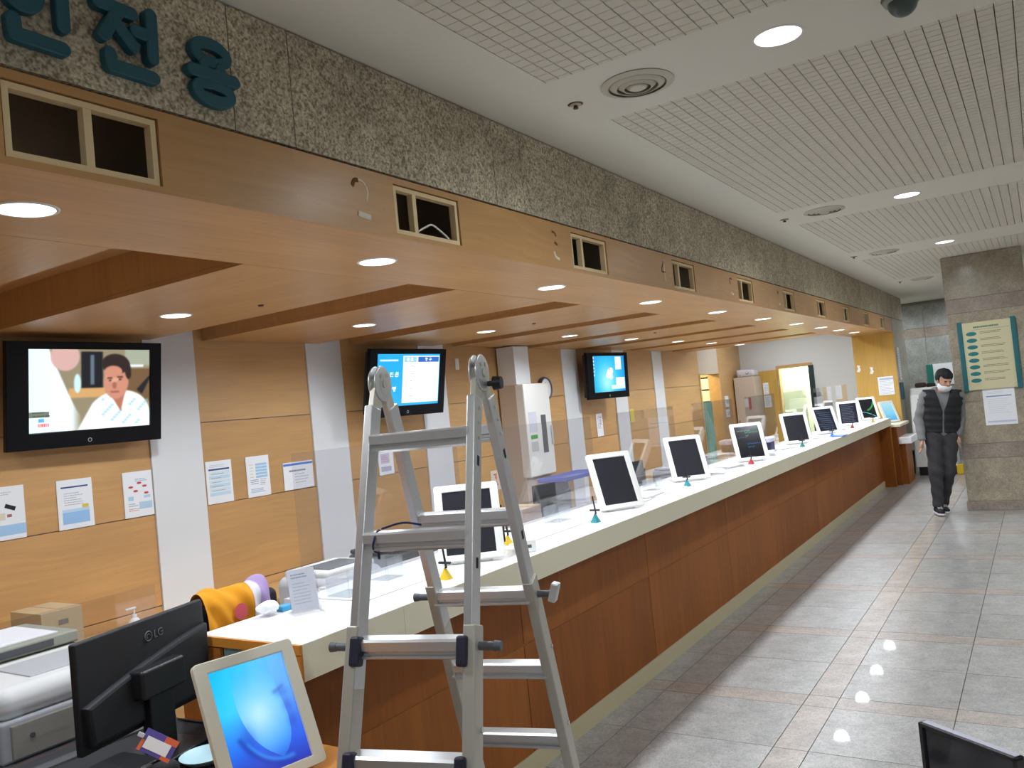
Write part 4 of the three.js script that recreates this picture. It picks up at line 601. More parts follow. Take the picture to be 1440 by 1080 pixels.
cartonBox('cardboard box with a white and blue label, under another box', -2.45, 0.625, -2.27, 0.3, 0.145, 0.21, [[0.02, 0.08, -0.07, 0.02, 0xe6e6ee], [0.055, 0.075, -0.065, -0.045, 0x6a7fd0], [0.1, 0.125, -0.03, 0.01, 0xd0a860]]);
cartonBox('cardboard box with a small grey print, on top of another box', -2.45, 0.7705, -2.27, 0.3, 0.135, 0.21, [[0.06, 0.085, -0.03, 0.02, 0x8c8272]]);
cartonBox('flat cardboard box with an orange tape beside the stacked boxes', -2.4, 0.625, -2.0, 0.34, 0.18, 0.24, [[0.05, 0.08, -0.06, 0.1, 0xc89a3a]]);
{ const o = thing('pump_bottle', 'white sanitiser pump bottle on the low cupboard', 'bottle', null, [-2.4, 0.625, -2.72]); part('bottle', lathe([[0, 0], [0.03, 0], [0.034, 0.006], [0.034, 0.09], [0.022, 0.11], [0.013, 0.118], [0, 0.118]], 20), M.whitePl, o); part('pump', [cyl(0.012, 0.014, 0.02, 12).translate(0, 0.127, 0), cyl(0.005, 0.005, 0.03, 8).translate(0, 0.15, 0), rb(-0.008, 0.008, 0.163, 0.175, -0.012, 0.05, 0.004)], M.whitePl, o); }
// blanket over an office chair just behind the counter end
{
  const c = thing('office_chair', 'black office chair with a blanket over its back', 'chair', null, [-0.69, 0, -2.075]);
  part('backrest', rb(-0.05, 0.02, 0.66, 1.075, -0.2, 0.2, 0.03, 3), M.blackPl, c); part('seat', rb(-0.48, -0.02, 0.42, 0.5, -0.22, 0.2, 0.03, 3), M.blackPl, c); part('column', cyl(0.025, 0.03, 0.36, 14).translate(-0.25, 0.25, 0), M.blackPl, c); for (let k = 0; k < 5; k++) { const a = k / 5 * 6.283; part('leg', bar([-0.25, 0.09, 0], [-0.25 + 0.2 * Math.cos(a), 0.06, 0.2 * Math.sin(a)], 0.03, 0.03, [-Math.sin(a), 0, Math.cos(a)]), M.blackPl, c); part('castor', cyl(0.03, 0.03, 0.02, 14).rotateX(H_).translate(-0.25 + 0.2 * Math.cos(a), 0.03, 0.2 * Math.sin(a)), M.blackPl, c); } part('back_support', bar([-0.2, 0.43, 0], [-0.03, 0.66, 0], 0.06, 0.02, [0, 0, 1]), M.blackPl, c);
  // draped blanket with soft folds, orange body, white and lavender hem at one end
  const b = thing('folded_blanket', 'orange blanket with white and lavender end draped over the black chair', 'blanket', null, [-0.705, 0.06, -2.0]);
  const cloth = (z0, z1, off) => { const n = 40, m = 44, pos = [], idx = []; for (let j = 0; j <= m; j++) for (let i = 0; i <= n; i++) { const u = i / n, v = j / m; const z = z0 + (z1 - z0) * u; const s = (v - 0.5) * 0.62; const R = 0.062; let x, y; const arc = R * Math.PI / 2; if (Math.abs(s) < arc) { const a = s / R; x = R * Math.sin(a); y = 1.025 + R * Math.cos(a) - R * 0.4; } else { x = Math.sign(s) * R; y = 1.025 - R * 0.4 - (Math.abs(s) - arc); } const f = 0.006 * Math.sin(z * 55 + s * 14) + 0.005 * Math.sin(z * 23 - s * 30) + 0.004 * Math.sin(s * 50 + z * 90); x += (Math.abs(s) < arc ? Math.sin(s / R) : Math.sign(s)) * (f + off); y += Math.abs(s) < arc ? f * Math.cos(s / R) + off : 0.02 * Math.sin(z * 17) * (Math.abs(s) / 0.3); pos.push(x, y, z); } for (let j = 0; j < m; j++) for (let i = 0; i < n; i++) { const a = j * (n + 1) + i; idx.push(a, a + 1, a + n + 1, a + 1, a + n + 2, a + n + 1); } const g = new THREE.BufferGeometry(); g.setAttribute('position', new THREE.Float32BufferAttribute(pos, 3)); g.setIndex(idx); g.computeVertexNormals(); return g; };
  const two = { side: THREE.DoubleSide }; part('orange_cloth', cloth(0.085, -0.125, 0), plain(0xe59a1c, 0.9, two), b); part('white_band', cloth(-0.122, -0.168, 0.001), plain(0xe8e2ee, 0.9, two), b); part('lavender_band', cloth(-0.164, -0.205, 0.002), plain(0xb9a0d4, 0.9, two), b);
  part('pink_patch', (() => { const g = new THREE.CircleGeometry(0.03, 28); g.rotateY(H_); g.translate(0.0775, 0.972, -0.05); return g; })(), plain(0xe0606a, 0.9), b, 'round pink patch');
}
{ const o = thing('brochure_holder', 'clear holder with a printed card at the near end of the counter', 'holder', null, [-0.32, CT, -2.09], 1.1); const t = -0.25; part('card', new THREE.BoxGeometry(0.1, 0.15, 0.003).translate(0, 0.085, 0).rotateX(t), M.paper, o); part('print', quad(0.094, 0.14).translate(0, 0.085, 0.002).rotateX(t), printMat(128, 190, (g, w, h) => { white(g, w, h); lines(g, 12, 16, 100, 2, 14, '#8fa8b4', 6); lines(g, 14, 60, 90, 7, 16, '#ccd2da', 5); }), o); part('acrylic_sleeve', new THREE.BoxGeometry(0.11, 0.16, 0.002).translate(0, 0.085, 0.005).rotateX(t), M.acrylic, o); part('foot', rb(-0.055, 0.055, 0, 0.006, -0.05, 0.05, 0.002), M.acrylicEdge, o); }
[['clear acrylic box on the counter near the brochure holder', -0.36, -2.35, 0.12, 0.075, 0.12], ['clear acrylic box on the counter before the black printer', -0.4, -2.62, 0.1, 0.09, 0.1], ['clear acrylic box on the counter below the lavender tray', -0.4, -4.08, 0.1, 0.09, 0.14], ['clear acrylic box on the counter beside the paper stacks', -0.38, -5.4, 0.1, 0.08, 0.12]].forEach(([l, x, z, w, h, d]) => { const o = thing('acrylic_box', l, 'box', 'small clear boxes on the counter', [x, CT + 0.0065, z]); const t = 0.004; part('side', bx(-w / 2, w / 2, 0, h, -d / 2, -d / 2 + t), M.acrylicEdge, o); part('side', bx(-w / 2, w / 2, 0, h, d / 2 - t, d / 2), M.acrylicEdge, o); part('side', bx(-w / 2, -w / 2 + t, 0, h, -d / 2 + t, d / 2 - t), M.acrylicEdge, o); part('side', bx(w / 2 - t, w / 2, 0, h, -d / 2 + t, d / 2 - t), M.acrylicEdge, o); part('bottom', bx(-w / 2, w / 2, 0, t, -d / 2, d / 2), M.acrylicEdge, o); });
{ const o = thing('tissue_pile', 'crumpled white paper and a blue strip at the near end of the counter', 'paper', null, [-0.45, CT, -2.03]); const g = new THREE.IcosahedronGeometry(0.034, 3); const p = g.attributes.position; for (let i = 0; i < p.count; i++) { const v = V(p.getX(i), p.getY(i), p.getZ(i)); const k = 1 + 0.25 * Math.sin(v.x * 90) * Math.sin(v.y * 70 + 1) * Math.cos(v.z * 80); p.setXYZ(i, v.x * k, Math.max(0, v.y * k * 0.7 + 0.03), v.z * k * 1.3); } g.computeVertexNormals(); part('crumpled_paper', g, M.paper, o); part('blue_strip', rb(-0.02, 0.02, 0.0, 0.02, -0.1, -0.05, 0.004), plain(0x3a9ac8, 0.5), o); }
{ const o = thing('white_box', 'small white box with dark print under the yellow pen stand row', 'box', null, [-0.12, CT, -3.27], 0.6); part('box', rb(-0.05, 0.05, 0, 0.055, -0.07, 0.07, 0.003, 1), M.whitePl, o); part('print', [bx(-0.03, 0.03, 0.02, 0.035, 0.07, 0.0708), bx(0.05, 0.0508, 0.018, 0.036, -0.02, 0.03)], M.darkGrey, o); }
{ const o = thing('lavender_tray', 'lavender acrylic tray on a clear stand behind the counter', 'tray', null, [-0.76, 0.745, -4.9]); part('tray', [rb(-0.09, 0.13, 0.455, 0.461, -0.27, 0.27, 0.003, 1), bx(0.126, 0.13, 0.461, 0.482, -0.27, 0.27), bx(-0.09, -0.086, 0.461, 0.482, -0.27, 0.27), bx(-0.086, 0.126, 0.461, 0.482, 0.266, 0.27), bx(-0.086, 0.126, 0.461, 0.482, -0.27, -0.266)], M.lavender, o); part('stand', [bx(-0.06, 0.06, 0, 0.455, -0.1, -0.095), bx(-0.06, 0.06, 0, 0.455, 0.095, 0.1), bx(-0.06, -0.055, 0, 0.455, -0.095, 0.095)], M.acrylicEdge, o); }
{ const o = thing('pink_carton', 'pinkish carton standing behind the counter beside the black monitor', 'box', null, [-0.97, 0.745, -4.56]); part('carton', rb(-0.1, 0.1, 0, 0.31, -0.12, 0.12, 0.004, 1), M.pinkPl, o); part('lid_flap', bx(-0.1, 0.1, 0.31, 0.313, -0.12, 0.0), M.card, o); }
{ const o = thing('metal_locker', 'pinkish beige locker in the corner beside the yellow door', 'locker', null, [-2.6, 0, -15.25]); part('body', rb(-0.19, 0.19, 0.05, 1.9, -0.22, 0.22, 0.005, 1), M.pinkPl, o); part('door', rb(-0.18, 0.18, 0.07, 1.88, 0.22, 0.235, 0.004, 1), M.pinkPl, o); part('plinth', bx(-0.18, 0.18, 0, 0.05, -0.2, 0.2), M.darkGrey, o); part('sticker', bx(-0.02, 0.05, 1.35, 1.5, 0.235, 0.237), M.paper, o); part('sticker', bx(0.055, 0.1, 1.3, 1.52, 0.235, 0.237), plain(0xc04038, 0.7), o); part('handle', bx(-0.15, -0.13, 1.0, 1.12, 0.235, 0.25), M.chrome, o); }
{ const o = thing('linen_bundle', 'folded white linen bundle on the locker', 'linen', null, [-2.58, 1.9, -15.22]); const g = rb(-0.17, 0.17, 0, 0.13, -0.15, 0.15, 0.05, 5); const p = g.attributes.position; for (let i = 0; i < p.count; i++) { const x = p.getX(i), y = p.getY(i); if (y > 0.02) p.setY(i, y + 0.014 * Math.sin(x * 28) + 0.01 * Math.sin(p.getZ(i) * 35 + x * 20)); } g.computeVertexNormals(); part('cloth', g, plain(0xcfcad2, 0.9), o); part('tie', tube([[-0.1, 0.02, 0.152], [-0.04, 0.13, 0.12], [0.04, 0.05, 0.155], [0.1, 0.12, 0.13]], 0.006), plain(0x6a6070, 0.9), o); }
[[-7.42, 'dark equipment box behind the counter near the screen of green curls'], [-6.95, 'dark low equipment box behind the counter beside the paper stacks']].forEach(([z, l], i) => { const o = thing('equipment_box', l, 'equipment', null, [-0.85, 0.745, z]); part('case', rb(-0.12, 0.12, 0, 0.33 - i * 0.03, -0.2, 0.2, 0.02, 2), plain(0x4a4a58, 0.6), o); part('lid', rb(-0.1, 0.1, 0.33 - i * 0.03, 0.345 - i * 0.03, -0.18, 0.18, 0.005, 1), plain(0x5a5a66, 0.6), o); });
{ const o = thing('navy_box', 'navy box with a pale bundle on top on the counter', 'box', null, [-0.36, CT + 0.0065, -8.25]); part('box', rb(-0.05, 0.05, 0, 0.1, -0.07, 0.07, 0.004, 1), plain(0x2a2850, 0.6), o); part('bundle', rb(-0.07, 0.06, 0.1, 0.15, -0.09, 0.12, 0.02, 3), plain(0xc9c4d8, 0.9), o); }
// things round the large black monitor
{ const o = thing('card_terminal', 'black card terminal lying below the large black monitor', 'terminal', null, [-0.13, 0.749, -1.18], 0.1); part('body', rb(-0.11, 0.11, 0, 0.1, -0.17, 0.17, 0.025, 3), M.softBlack, o); part('top_panel', rb(-0.09, 0.07, 0.095, 0.108, -0.14, 0.12, 0.005, 1), M.blackPl, o); part('slot', bx(0.06, 0.08, 0.1, 0.106, -0.1, 0.08), M.darkGrey, o); }
{ const o = thing('name_badge', 'white card with purple and orange border on the black terminal', 'card', null, [-0.05, 0.9, -1.3]); const g = new THREE.Group(); const r = (q) => q.rotateZ(-0.62).rotateX(-0.35).rotateY(0.95); part('card', r(rb(-0.045, 0.045, -0.028, 0.028, -0.001, 0.001, 0.0009, 1)), plain(0x5a4aa0, 0.5), o); for (const q of [bx(0.01, 0.045, 0.012, 0.028, 0.001, 0.0016), bx(0.02, 0.045, -0.028, -0.018, 0.001, 0.0016), bx(-0.045, -0.036, -0.028, 0.0, 0.001, 0.0016)]) part('border', r(q), plain(0xe86a3a, 0.5), o); part('print_area', r(bx(-0.034, 0.032, -0.018, 0.012, 0.0016, 0.002)), M.paper, o); part('clip', r(rb(-0.06, -0.042, 0.0, 0.012, -0.003, 0.004, 0.002)), M.greyPl, o); }
{ const o = thing('paper_roll', 'white receipt paper and pale blue dish behind the cream screen', 'paper', null, [-0.2, 0.749, -1.66]); part('sheet', new THREE.BoxGeometry(0.1, 0.17, 0.003).rotateX(-0.25).rotateY(1.2).translate(0, 0.09, 0), M.paper, o); part('dish', lathe([[0, 0], [0.05, 0], [0.075, 0.02], [0.072, 0.022], [0.048, 0.004], [0, 0.004]], 24).translate(0.02, 0, 0.13), plain(0xbfe0ea, 0.4), o); }
{ solo('power_cable', tube([[-0.58, 0.755, -1.72], [-0.3, 0.756, -1.735], [-0.05, 0.757, -1.725], [0.05, 0.752, -1.735]], 0.004), M.blackPl, 'black cable trailing past the cream screen', 'cable'); }

// ================================================================== FAR CORRIDOR
{ const o = thing('service_kiosk', 'tall white service kiosk on a black base in the corridor', 'kiosk', null, [0.42, 0, -15.1]); const s = new THREE.Shape(); s.moveTo(-0.24, 0.16); s.lineTo(0.24, 0.16); s.lineTo(0.2, 0.7); s.lineTo(0.08, 1.3); s.lineTo(0.0, 1.38); s.lineTo(-0.24, 1.38); s.closePath(); const g = new THREE.ExtrudeGeometry(s, { depth: 0.56, bevelEnabled: true, bevelSize: 0.02, bevelThickness: 0.02, bevelSegments: 2 }); g.rotateY(-H_); g.translate(0.28, 0, 0); part('shell', g, M.whitePl, o); part('screen', rb(-0.18, 0.18, -0.2, 0.2, -0.005, 0.005, 0.003, 1).rotateX(-0.2).translate(0, 1.05, 0.185), M.screenOff, o); part('top_cap', rb(-0.3, 0.3, 1.385, 1.42, -0.25, 0.02, 0.01, 2), M.whitePl, o); part('base', rb(-0.26, 0.28, 0, 0.16, -0.22, 0.24, 0.01, 1), M.blackPl, o); for (const q of [-0.02, 0.33]) part('corner_guard', rb(q - 0.05, q + 0.05, 0.0, 0.16, 0.2, 0.27, 0.015, 2), plain(0xd8b21c, 0.6), o, 'yellow corner guard'); }
{ const o = thing('waste_bin', 'dark teal waste bin beside the white kiosk', 'bin', null, [-0.02, 0, -15.3]); part('body', new THREE.CylinderGeometry(0.11, 0.095, 0.36, 4, 1).rotateY(Math.PI / 4).translate(0, 0.18, 0), plain(0x1c4a5c, 0.5), o); part('rim', rb(-0.085, 0.085, 0.355, 0.38, -0.085, 0.085, 0.008, 2), plain(0x163c4a, 0.5), o); part('label', bx(-0.03, 0.03, 0.2, 0.28, 0.0735, 0.076), plain(0xb8b8a0, 0.7), o); }
{ const o = thing('dark_bags', 'dark bags piled on the white kiosk top', 'bag', null, [0.3, 1.42, -15.2]); part('bag', rb(-0.1, 0.06, 0, 0.08, -0.08, 0.08, 0.03, 3), plain(0x3a2a24, 0.8), o); part('pouch', rb(0.07, 0.2, 0, 0.06, -0.07, 0.06, 0.025, 3), plain(0x2a2422, 0.8), o); }

// ================================================================== MONITOR AT THE LOWER RIGHT, on a carton
{ const o = thing('cardboard_box', 'tan cardboard box under the small monitor in the lobby', 'box', null, [1.7, 0, -2.85], -0.6); part('carton', rb(-0.26, 0.2, 0, 0.28, -0.2, 0.2, 0.004, 1), M.card, o); part('tape', bx(-0.26, 0.2, 0.28, 0.2812, -0.025, 0.025), M.cardDark, o); }
{ const o = thing('small_carton', 'small tan carton with a black cord beside the small monitor', 'box', null, [1.475, 0.28, -2.86], -0.6); part('carton', rb(-0.03, 0.035, 0, 0.13, -0.03, 0.03, 0.003, 1), M.card, o); part('cord', tube([[-0.034, 0.02, 0.02], [-0.04, 0.09, 0.02], [-0.02, 0.115, 0.033], [0.03, 0.115, 0.034]], 0.003), M.blackPl, o); }
{ const o = thing('small_monitor', 'small black monitor with a silver top edge standing on a cardboard box', 'monitor', null, [1.695, 0.28, -2.765], -0.615); const W = 0.165; part('frame', [rb(-W, -W + 0.014, 0.05, 0.305, -0.02, 0.015, 0.003, 1), rb(W - 0.014, W, 0.05, 0.305, -0.02, 0.015, 0.003, 1), rb(-W, W, 0.05, 0.066, -0.02, 0.015, 0.003, 1), rb(-W, W, 0.293, 0.305, -0.02, 0.015, 0.003, 1)], plain(0x2e2a2e, 0.4), o); part('top_strip', rb(-W + 0.008, W - 0.008, 0.3045, 0.307, -0.016, 0.006, 0.001, 1), plain(0xb4b4c2, 0.4), o, 'silver strip along the top edge'); part('screen', rb(-W + 0.013, W - 0.013, 0.064, 0.295, -0.012, 0.006, 0.002, 1), M.screenOff, o); part('stand', [rb(-0.03, 0.03, 0.006, 0.12, -0.045, -0.018, 0.005), rb(-0.1, 0.1, 0, 0.012, -0.1, 0.07, 0.005)], M.blackPl, o); }

// ================================================================== CEILING FITTINGS
{
  const mk = (x, z, label) => { const o = thing('air_diffuser', label, 'air vent', 'round air diffusers in the lobby ceiling', [x, CY, z]); for (const [r0, r1, d] of [[0.15, 0.125, 0.012], [0.112, 0.09, 0.018], [0.08, 0.06, 0.022]]) part('ring', lathe([[r0, 0], [r0 + 0.004, -0.004], [r1, -d], [r1 - 0.006, -d + 0.001], [r0 - 0.012, 0.0]], 36), plain(0xc8c0ae, 0.6), o); part('centre_cone', lathe([[0, -0.024], [0.03, -0.024], [0.045, -0.016], [0.03, 0.0], [0, 0]], 28), plain(0xcfc7b4, 0.6), o); part('throat', cyl(0.142, 0.142, 0.003, 32).translate(0, -0.002, 0), plain(0x8a8478, 0.7), o); };
  [[0.69, -3.23], [0.7, -6.74], [0.7, -9.65], [0.7, -13.02]].forEach(([x, z]) => mk(x, z, 'round cream air diffuser with concentric rings in the lobby ceiling'));
  [[0.39, -3.24], [0.385, -6.78], [0.4, -9.62], [0.41, -13.04]].forEach(([x, z]) => { const o = thing('sprinkler', 'small sprinkler head in the lobby ceiling beside the stone header', 'sprinkler', 'sprinklers in the lobby ceiling', [x, CY, z]); part('rose', lathe([[0, -0.006], [0.02, -0.006], [0.034, 0], [0.0, 0]], 20), plain(0xb8a888, 0.5), o); part('head', [cyl(0.007, 0.012, 0.012, 10).translate(0, -0.011, 0), cyl(0.012, 0.012, 0.003, 14).translate(0, -0.018, 0)], plain(0x5a4a30, 0.4, { metalness: 0.6 }), o); });
  { const o = thing('dome_detector', 'grey dome detector in the lobby ceiling beside a downlight', 'detector', null, [1.71, CY, -3.22]); part('base', lathe([[0, -0.02], [0.06, -0.02], [0.07, 0], [0, 0]], 24), plain(0x9aa098, 0.5), o); part('dome', new THREE.SphereGeometry(0.05, 20, 10, 0, 6.29, H_, H_).translate(0, -0.02, 0), plain(0x4a5650, 0.3), o); }
  [[-1.42, -2.96], [-1.38, -5.68], [-1.4, -8.2]].forEach(([x, z]) => solo('soffit_sensor', lathe([[0, -0.008], [0.012, -0.008], [0.016, 0], [0, 0]], 14), plain(0x6a5444, 0.6), 'tiny brown sensor in the beech soffit', 'sensor', 'sensors in the soffit', [x, SY, z]));
}
solo('desk_mat', rb(-0.22, 0.36, 0, 0.004, -0.34, 0.7, 0.0015, 1), M.softBlack, 'black mat covering the low counter under the large monitor', 'mat', null, [-0.4, 0.745, -1.4]);

// ================================================================== PERSON
function surfaceNet(sdf, mn, mx, cell) {
  const nx = Math.ceil((mx[0] - mn[0]) / cell) + 1, ny = Math.ceil((mx[1] - mn[1]) / cell) + 1, nz = Math.ceil((mx[2] - mn[2]) / cell) + 1;
  const F = new Float32Array(nx * ny * nz); const id = (i, j, k) => i + nx * (j + ny * k);
  for (let k = 0; k < nz; k++) for (let j = 0; j < ny; j++) for (let i = 0; i < nx; i++) F[id(i, j, k)] = sdf(mn[0] + i * cell, mn[1] + j * cell, mn[2] + k * cell);
  const vi = new Int32Array(nx * ny * nz).fill(-1), pos = [], idx = [];
  for (let k = 0; k < nz - 1; k++) for (let j = 0; j < ny - 1; j++) for (let i = 0; i < nx - 1; i++) {
    let s = 0; const c = []; for (let q = 0; q < 8; q++) { const f = F[id(i + (q & 1), j + ((q >> 1) & 1), k + (q >> 2))]; c.push(f); if (f < 0) s++; }
    if (s === 0 || s === 8) continue; let n = 0, x = 0, y = 0, z = 0;
    for (let a = 0; a < 8; a++) for (const bit of [1, 2, 4]) { if (a & bit) continue; const b = a | bit; if ((c[a] < 0) === (c[b] < 0)) continue; const t = c[a] / (c[a] - c[b]); n++; x += (a & 1) + (bit === 1 ? t : 0); y += ((a >> 1) & 1) + (bit === 2 ? t : 0); z += (a >> 2) + (bit === 4 ? t : 0); }
    vi[id(i, j, k)] = pos.length / 3; pos.push(mn[0] + (i + x / n) * cell, mn[1] + (j + y / n) * cell, mn[2] + (k + z / n) * cell);
  }
  const face = (a, b, c, d, flip) => { if (a < 0 || b < 0 || c < 0 || d < 0) return; if (flip) idx.push(a, c, b, a, d, c); else idx.push(a, b, c, a, c, d); };
  for (let k = 1; k < nz - 1; k++) for (let j = 1; j < ny - 1; j++) for (let i = 1; i < nx - 1; i++) {
    const f = F[id(i, j, k)] < 0;
    if (f !== F[id(i + 1, j, k)] < 0) face(vi[id(i, j - 1, k - 1)], vi[id(i, j, k - 1)], vi[id(i, j, k)], vi[id(i, j - 1, k)], !f);
    if (f !== F[id(i, j + 1, k)] < 0) face(vi[id(i - 1, j, k - 1)], vi[id(i - 1, j, k)], vi[id(i, j, k)], vi[id(i, j, k - 1)], !f);
    if (f !== F[id(i, j, k + 1)] < 0) face(vi[id(i - 1, j - 1, k)], vi[id(i, j - 1, k)], vi[id(i, j, k)], vi[id(i - 1, j, k)], !f);
  }
  const g = new THREE.BufferGeometry(); g.setAttribute('position', new THREE.Float32BufferAttribute(pos, 3)); g.setIndex(idx); g.computeVertexNormals();
  g.setAttribute('uv', new THREE.Float32BufferAttribute(new Float32Array(pos.length / 3 * 2), 2)); return g;
}
const smin = (a, b, k) => { const h = Math.max(0, Math.min(1, 0.5 + 0.5 * (b - a) / k)); return b + (a - b) * h - k * h * (1 - h); };
function capD(px, py, pz, a, b, ra, rb_) { const dx = b[0] - a[0], dy = b[1] - a[1], dz = b[2] - a[2]; let t = ((px - a[0]) * dx + (py - a[1]) * dy + (pz - a[2]) * dz) / (dx * dx + dy * dy + dz * dz); t = Math.max(0, Math.min(1, t)); return Math.hypot(px - a[0] - dx * t, py - a[1] - dy * t, pz - a[2] - dz * t) - (ra + (rb_ - ra) * t); }
const ell = (x, y, z, c, r) => { const q = Math.hypot((x - c[0]) / r[0], (y - c[1]) / r[1], (z - c[2]) / r[2]); return (q - 1) * Math.min(...r); };
{
  const o = thing('person', 'person in a black vest, grey hoodie and dark trousers walking with mask under chin', 'person', null, [0.84, 0.004, -10.86], 0.3); o.rotation.z = -0.1;
  // joints (x = his left, z = forward)
  const J = { hipR: [-0.085, 0.9, 0], kneeR: [-0.075, 0.49, 0.06], ankR: [-0.05, 0.09, 0.06], hipL: [0.085, 0.9, 0], kneeL: [0.07, 0.49, 0.0], ankL: [0.045, 0.1, -0.14], shR: [-0.175, 1.375, -0.005], elR: [-0.235, 1.1, -0.05], wrR: [-0.225, 0.87, 0.06], shL: [0.175, 1.375, -0.005], elL: [0.225, 1.11, -0.1], wrL: [0.16, 0.93, 0.03] };
  const torso = (x, y, z, e = 0) => { const zz = z / 0.72; let d = capD(x, y, zz, [-0.05, 0.95, 0], [-0.06, 1.3, 0], 0.105, 0.115); d = smin(d, capD(x, y, zz, [0.05, 0.95, 0], [0.06, 1.3, 0], 0.105, 0.115), 0.06); d = smin(d, capD(x, y, zz, [-0.13, 1.37, 0], [0.13, 1.37, 0], 0.07, 0.07), 0.07); return d * 0.8 - e; };
  const legs = (x, y, z, e = 0) => { let d = Math.min(smin(capD(x, y, z, J.hipR, J.kneeR, 0.082, 0.06), capD(x, y, z, J.kneeR, J.ankR, 0.06, 0.042), 0.03), smin(capD(x, y, z, J.hipL, J.kneeL, 0.082, 0.06), capD(x, y, z, J.kneeL, J.ankL, 0.06, 0.042), 0.03)); d = smin(d, capD(x, y, z / 0.8, [-0.07, 0.94, 0], [0.07, 0.94, 0], 0.085, 0.085), 0.05); return d - e; };
  const arm = (x, y, z, s, e = 0) => { const S = J['sh' + s], E = J['el' + s], W = J['wr' + s]; return smin(capD(x, y, z, S, E, 0.052, 0.042), capD(x, y, z, E, W, 0.041, 0.03), 0.02) - e; };
  const hc = [0.018, 1.565, 0.055]; // head centre, bowed and turned to his left
  const rot = (x, y, z) => { let X = x - hc[0], Y = y - hc[1], Z = z - hc[2]; const a = -0.35, b = 0.3, c = Math.cos(a), s = Math.sin(a); [X, Z] = [X * c + Z * s, -X * s + Z * c]; const c2 = Math.cos(b), s2 = Math.sin(b); [Y, Z] = [Y * c2 + Z * s2, -Y * s2 + Z * c2]; return [X, Y, Z]; };
  const head = (x, y, z) => { const [X, Y, Z] = rot(x, y, z); let d = ell(X, Y, Z, [0, 0.02, -0.012], [0.075, 0.1, 0.092]); d = smin(d, ell(X, Y, Z, [0, -0.05, 0.02], [0.056, 0.066, 0.062]), 0.03); d = smin(d, capD(X, Y, Z, [0, 0.0, 0.082], [0, -0.03, 0.1], 0.008, 0.013), 0.012); d = smin(d, ell(X, Y, Z, [0, 0.015, 0.075], [0.05, 0.009, 0.014]), 0.01); d = smin(d, ell(X, Y, Z, [0, -0.062, 0.078], [0.024, 0.006, 0.008]), 0.008); for (const s of [-1, 1]) d = smin(d, ell(X, Y, Z, [s * 0.076, -0.005, -0.005], [0.01, 0.03, 0.018]), 0.006); return d; };
  const neck = (x, y, z) => capD(x, y, z, [0, 1.38, -0.01], [0.008, 1.5, 0.025], 0.056, 0.05);
  const body = (x, y, z) => { let d = smin(torso(x, y, z, -0.004), legs(x, y, z, -0.004), 0.04); for (const s of ['L', 'R']) d = smin(d, arm(x, y, z, s, -0.002), 0.03); d = smin(d, neck(x, y, z), 0.03); return d; };
  // hand with palm, four fingers and a thumb, relaxed; local: wrist at origin, fingers along -y
  const hand = (W, side) => { const f = (x, y, z) => { const X = (x - W[0]) * side, Y = y - W[1], Z = z - W[2]; let d = capD(X * 1.5, Y, Z, [0, 0.01, 0], [0, -0.075, 0.008], 0.03, 0.036); d = Math.min(d, 0.2); for (let k = 0; k < 4; k++) { const zf = -0.026 + k * 0.019, L = [0.062, 0.076, 0.08, 0.07][k]; const b = [0, -0.085, zf], m = [-0.008, -0.085 - L * 0.5, zf * 1.02], t = [-0.026, -0.085 - L * 0.92, zf]; let q = smin(capD(X, Y, Z, b, m, 0.0088, 0.008), capD(X, Y, Z, m, t, 0.008, 0.0068), 0.004); d = smin(d, q, 0.006); } let th = smin(capD(X, Y, Z, [0, -0.03, 0.03], [-0.012, -0.062, 0.052], 0.012, 0.0095), capD(X, Y, Z, [-0.012, -0.062, 0.052], [-0.018, -0.092, 0.05], 0.0095, 0.0075), 0.004); return smin(d, th, 0.01); }; return f; };
  const hR = hand(J.wrR, 1), hL = hand(J.wrL, -1);
  const skin = plain(0xc79a80, 0.6), gB = surfaceNet(body, [-0.36, 0.02, -0.3], [0.36, 1.53, 0.22], 0.012), gH = surfaceNet((x, y, z) => smin(head(x, y, z), neck(x, y, z) , 0.02), [-0.12, 1.4, -0.1], [0.15, 1.72, 0.2], 0.005);
  const gR = surfaceNet((x, y, z) => smin(hR(x, y, z), arm(x, y, z, 'R', -0.004), 0.01), [-0.3, 0.66, -0.02], [-0.16, 0.9, 0.16], 0.004), gL = surfaceNet((x, y, z) => smin(hL(x, y, z), arm(x, y, z, 'L', -0.004), 0.01), [0.09, 0.72, -0.05], [0.24, 0.96, 0.13], 0.004);
  part('body', [gB, gH, gR, gL], skin, o);
  const hoodie = (x, y, z) => { let d = torso(x, y, z, 0.012 + 0.004 * Math.sin(y * 40 + x * 12)); for (const s of ['L', 'R']) d = smin(d, arm(x, y, z, s, 0.014 + 0.003 * Math.sin(y * 60)), 0.03); d = smin(d, capD(x, y, z, [-0.06, 1.44, -0.03], [0.06, 1.44, -0.03], 0.045, 0.045), 0.03); d = Math.max(d, 0.885 - y + (Math.abs(x) > 0.15 ? -0.03 : 0)); return Math.max(d, -(Math.hypot(x, z - 0.035) - 0.056) * (y > 1.42 ? 1 : -1) - (y > 1.42 ? 0 : 10)); };
  part('hoodie', surfaceNet(hoodie, [-0.36, 0.84, -0.26], [0.36, 1.54, 0.24], 0.012), plain(0x7d7d7e, 0.9), o, 'grey hooded sweatshirt');
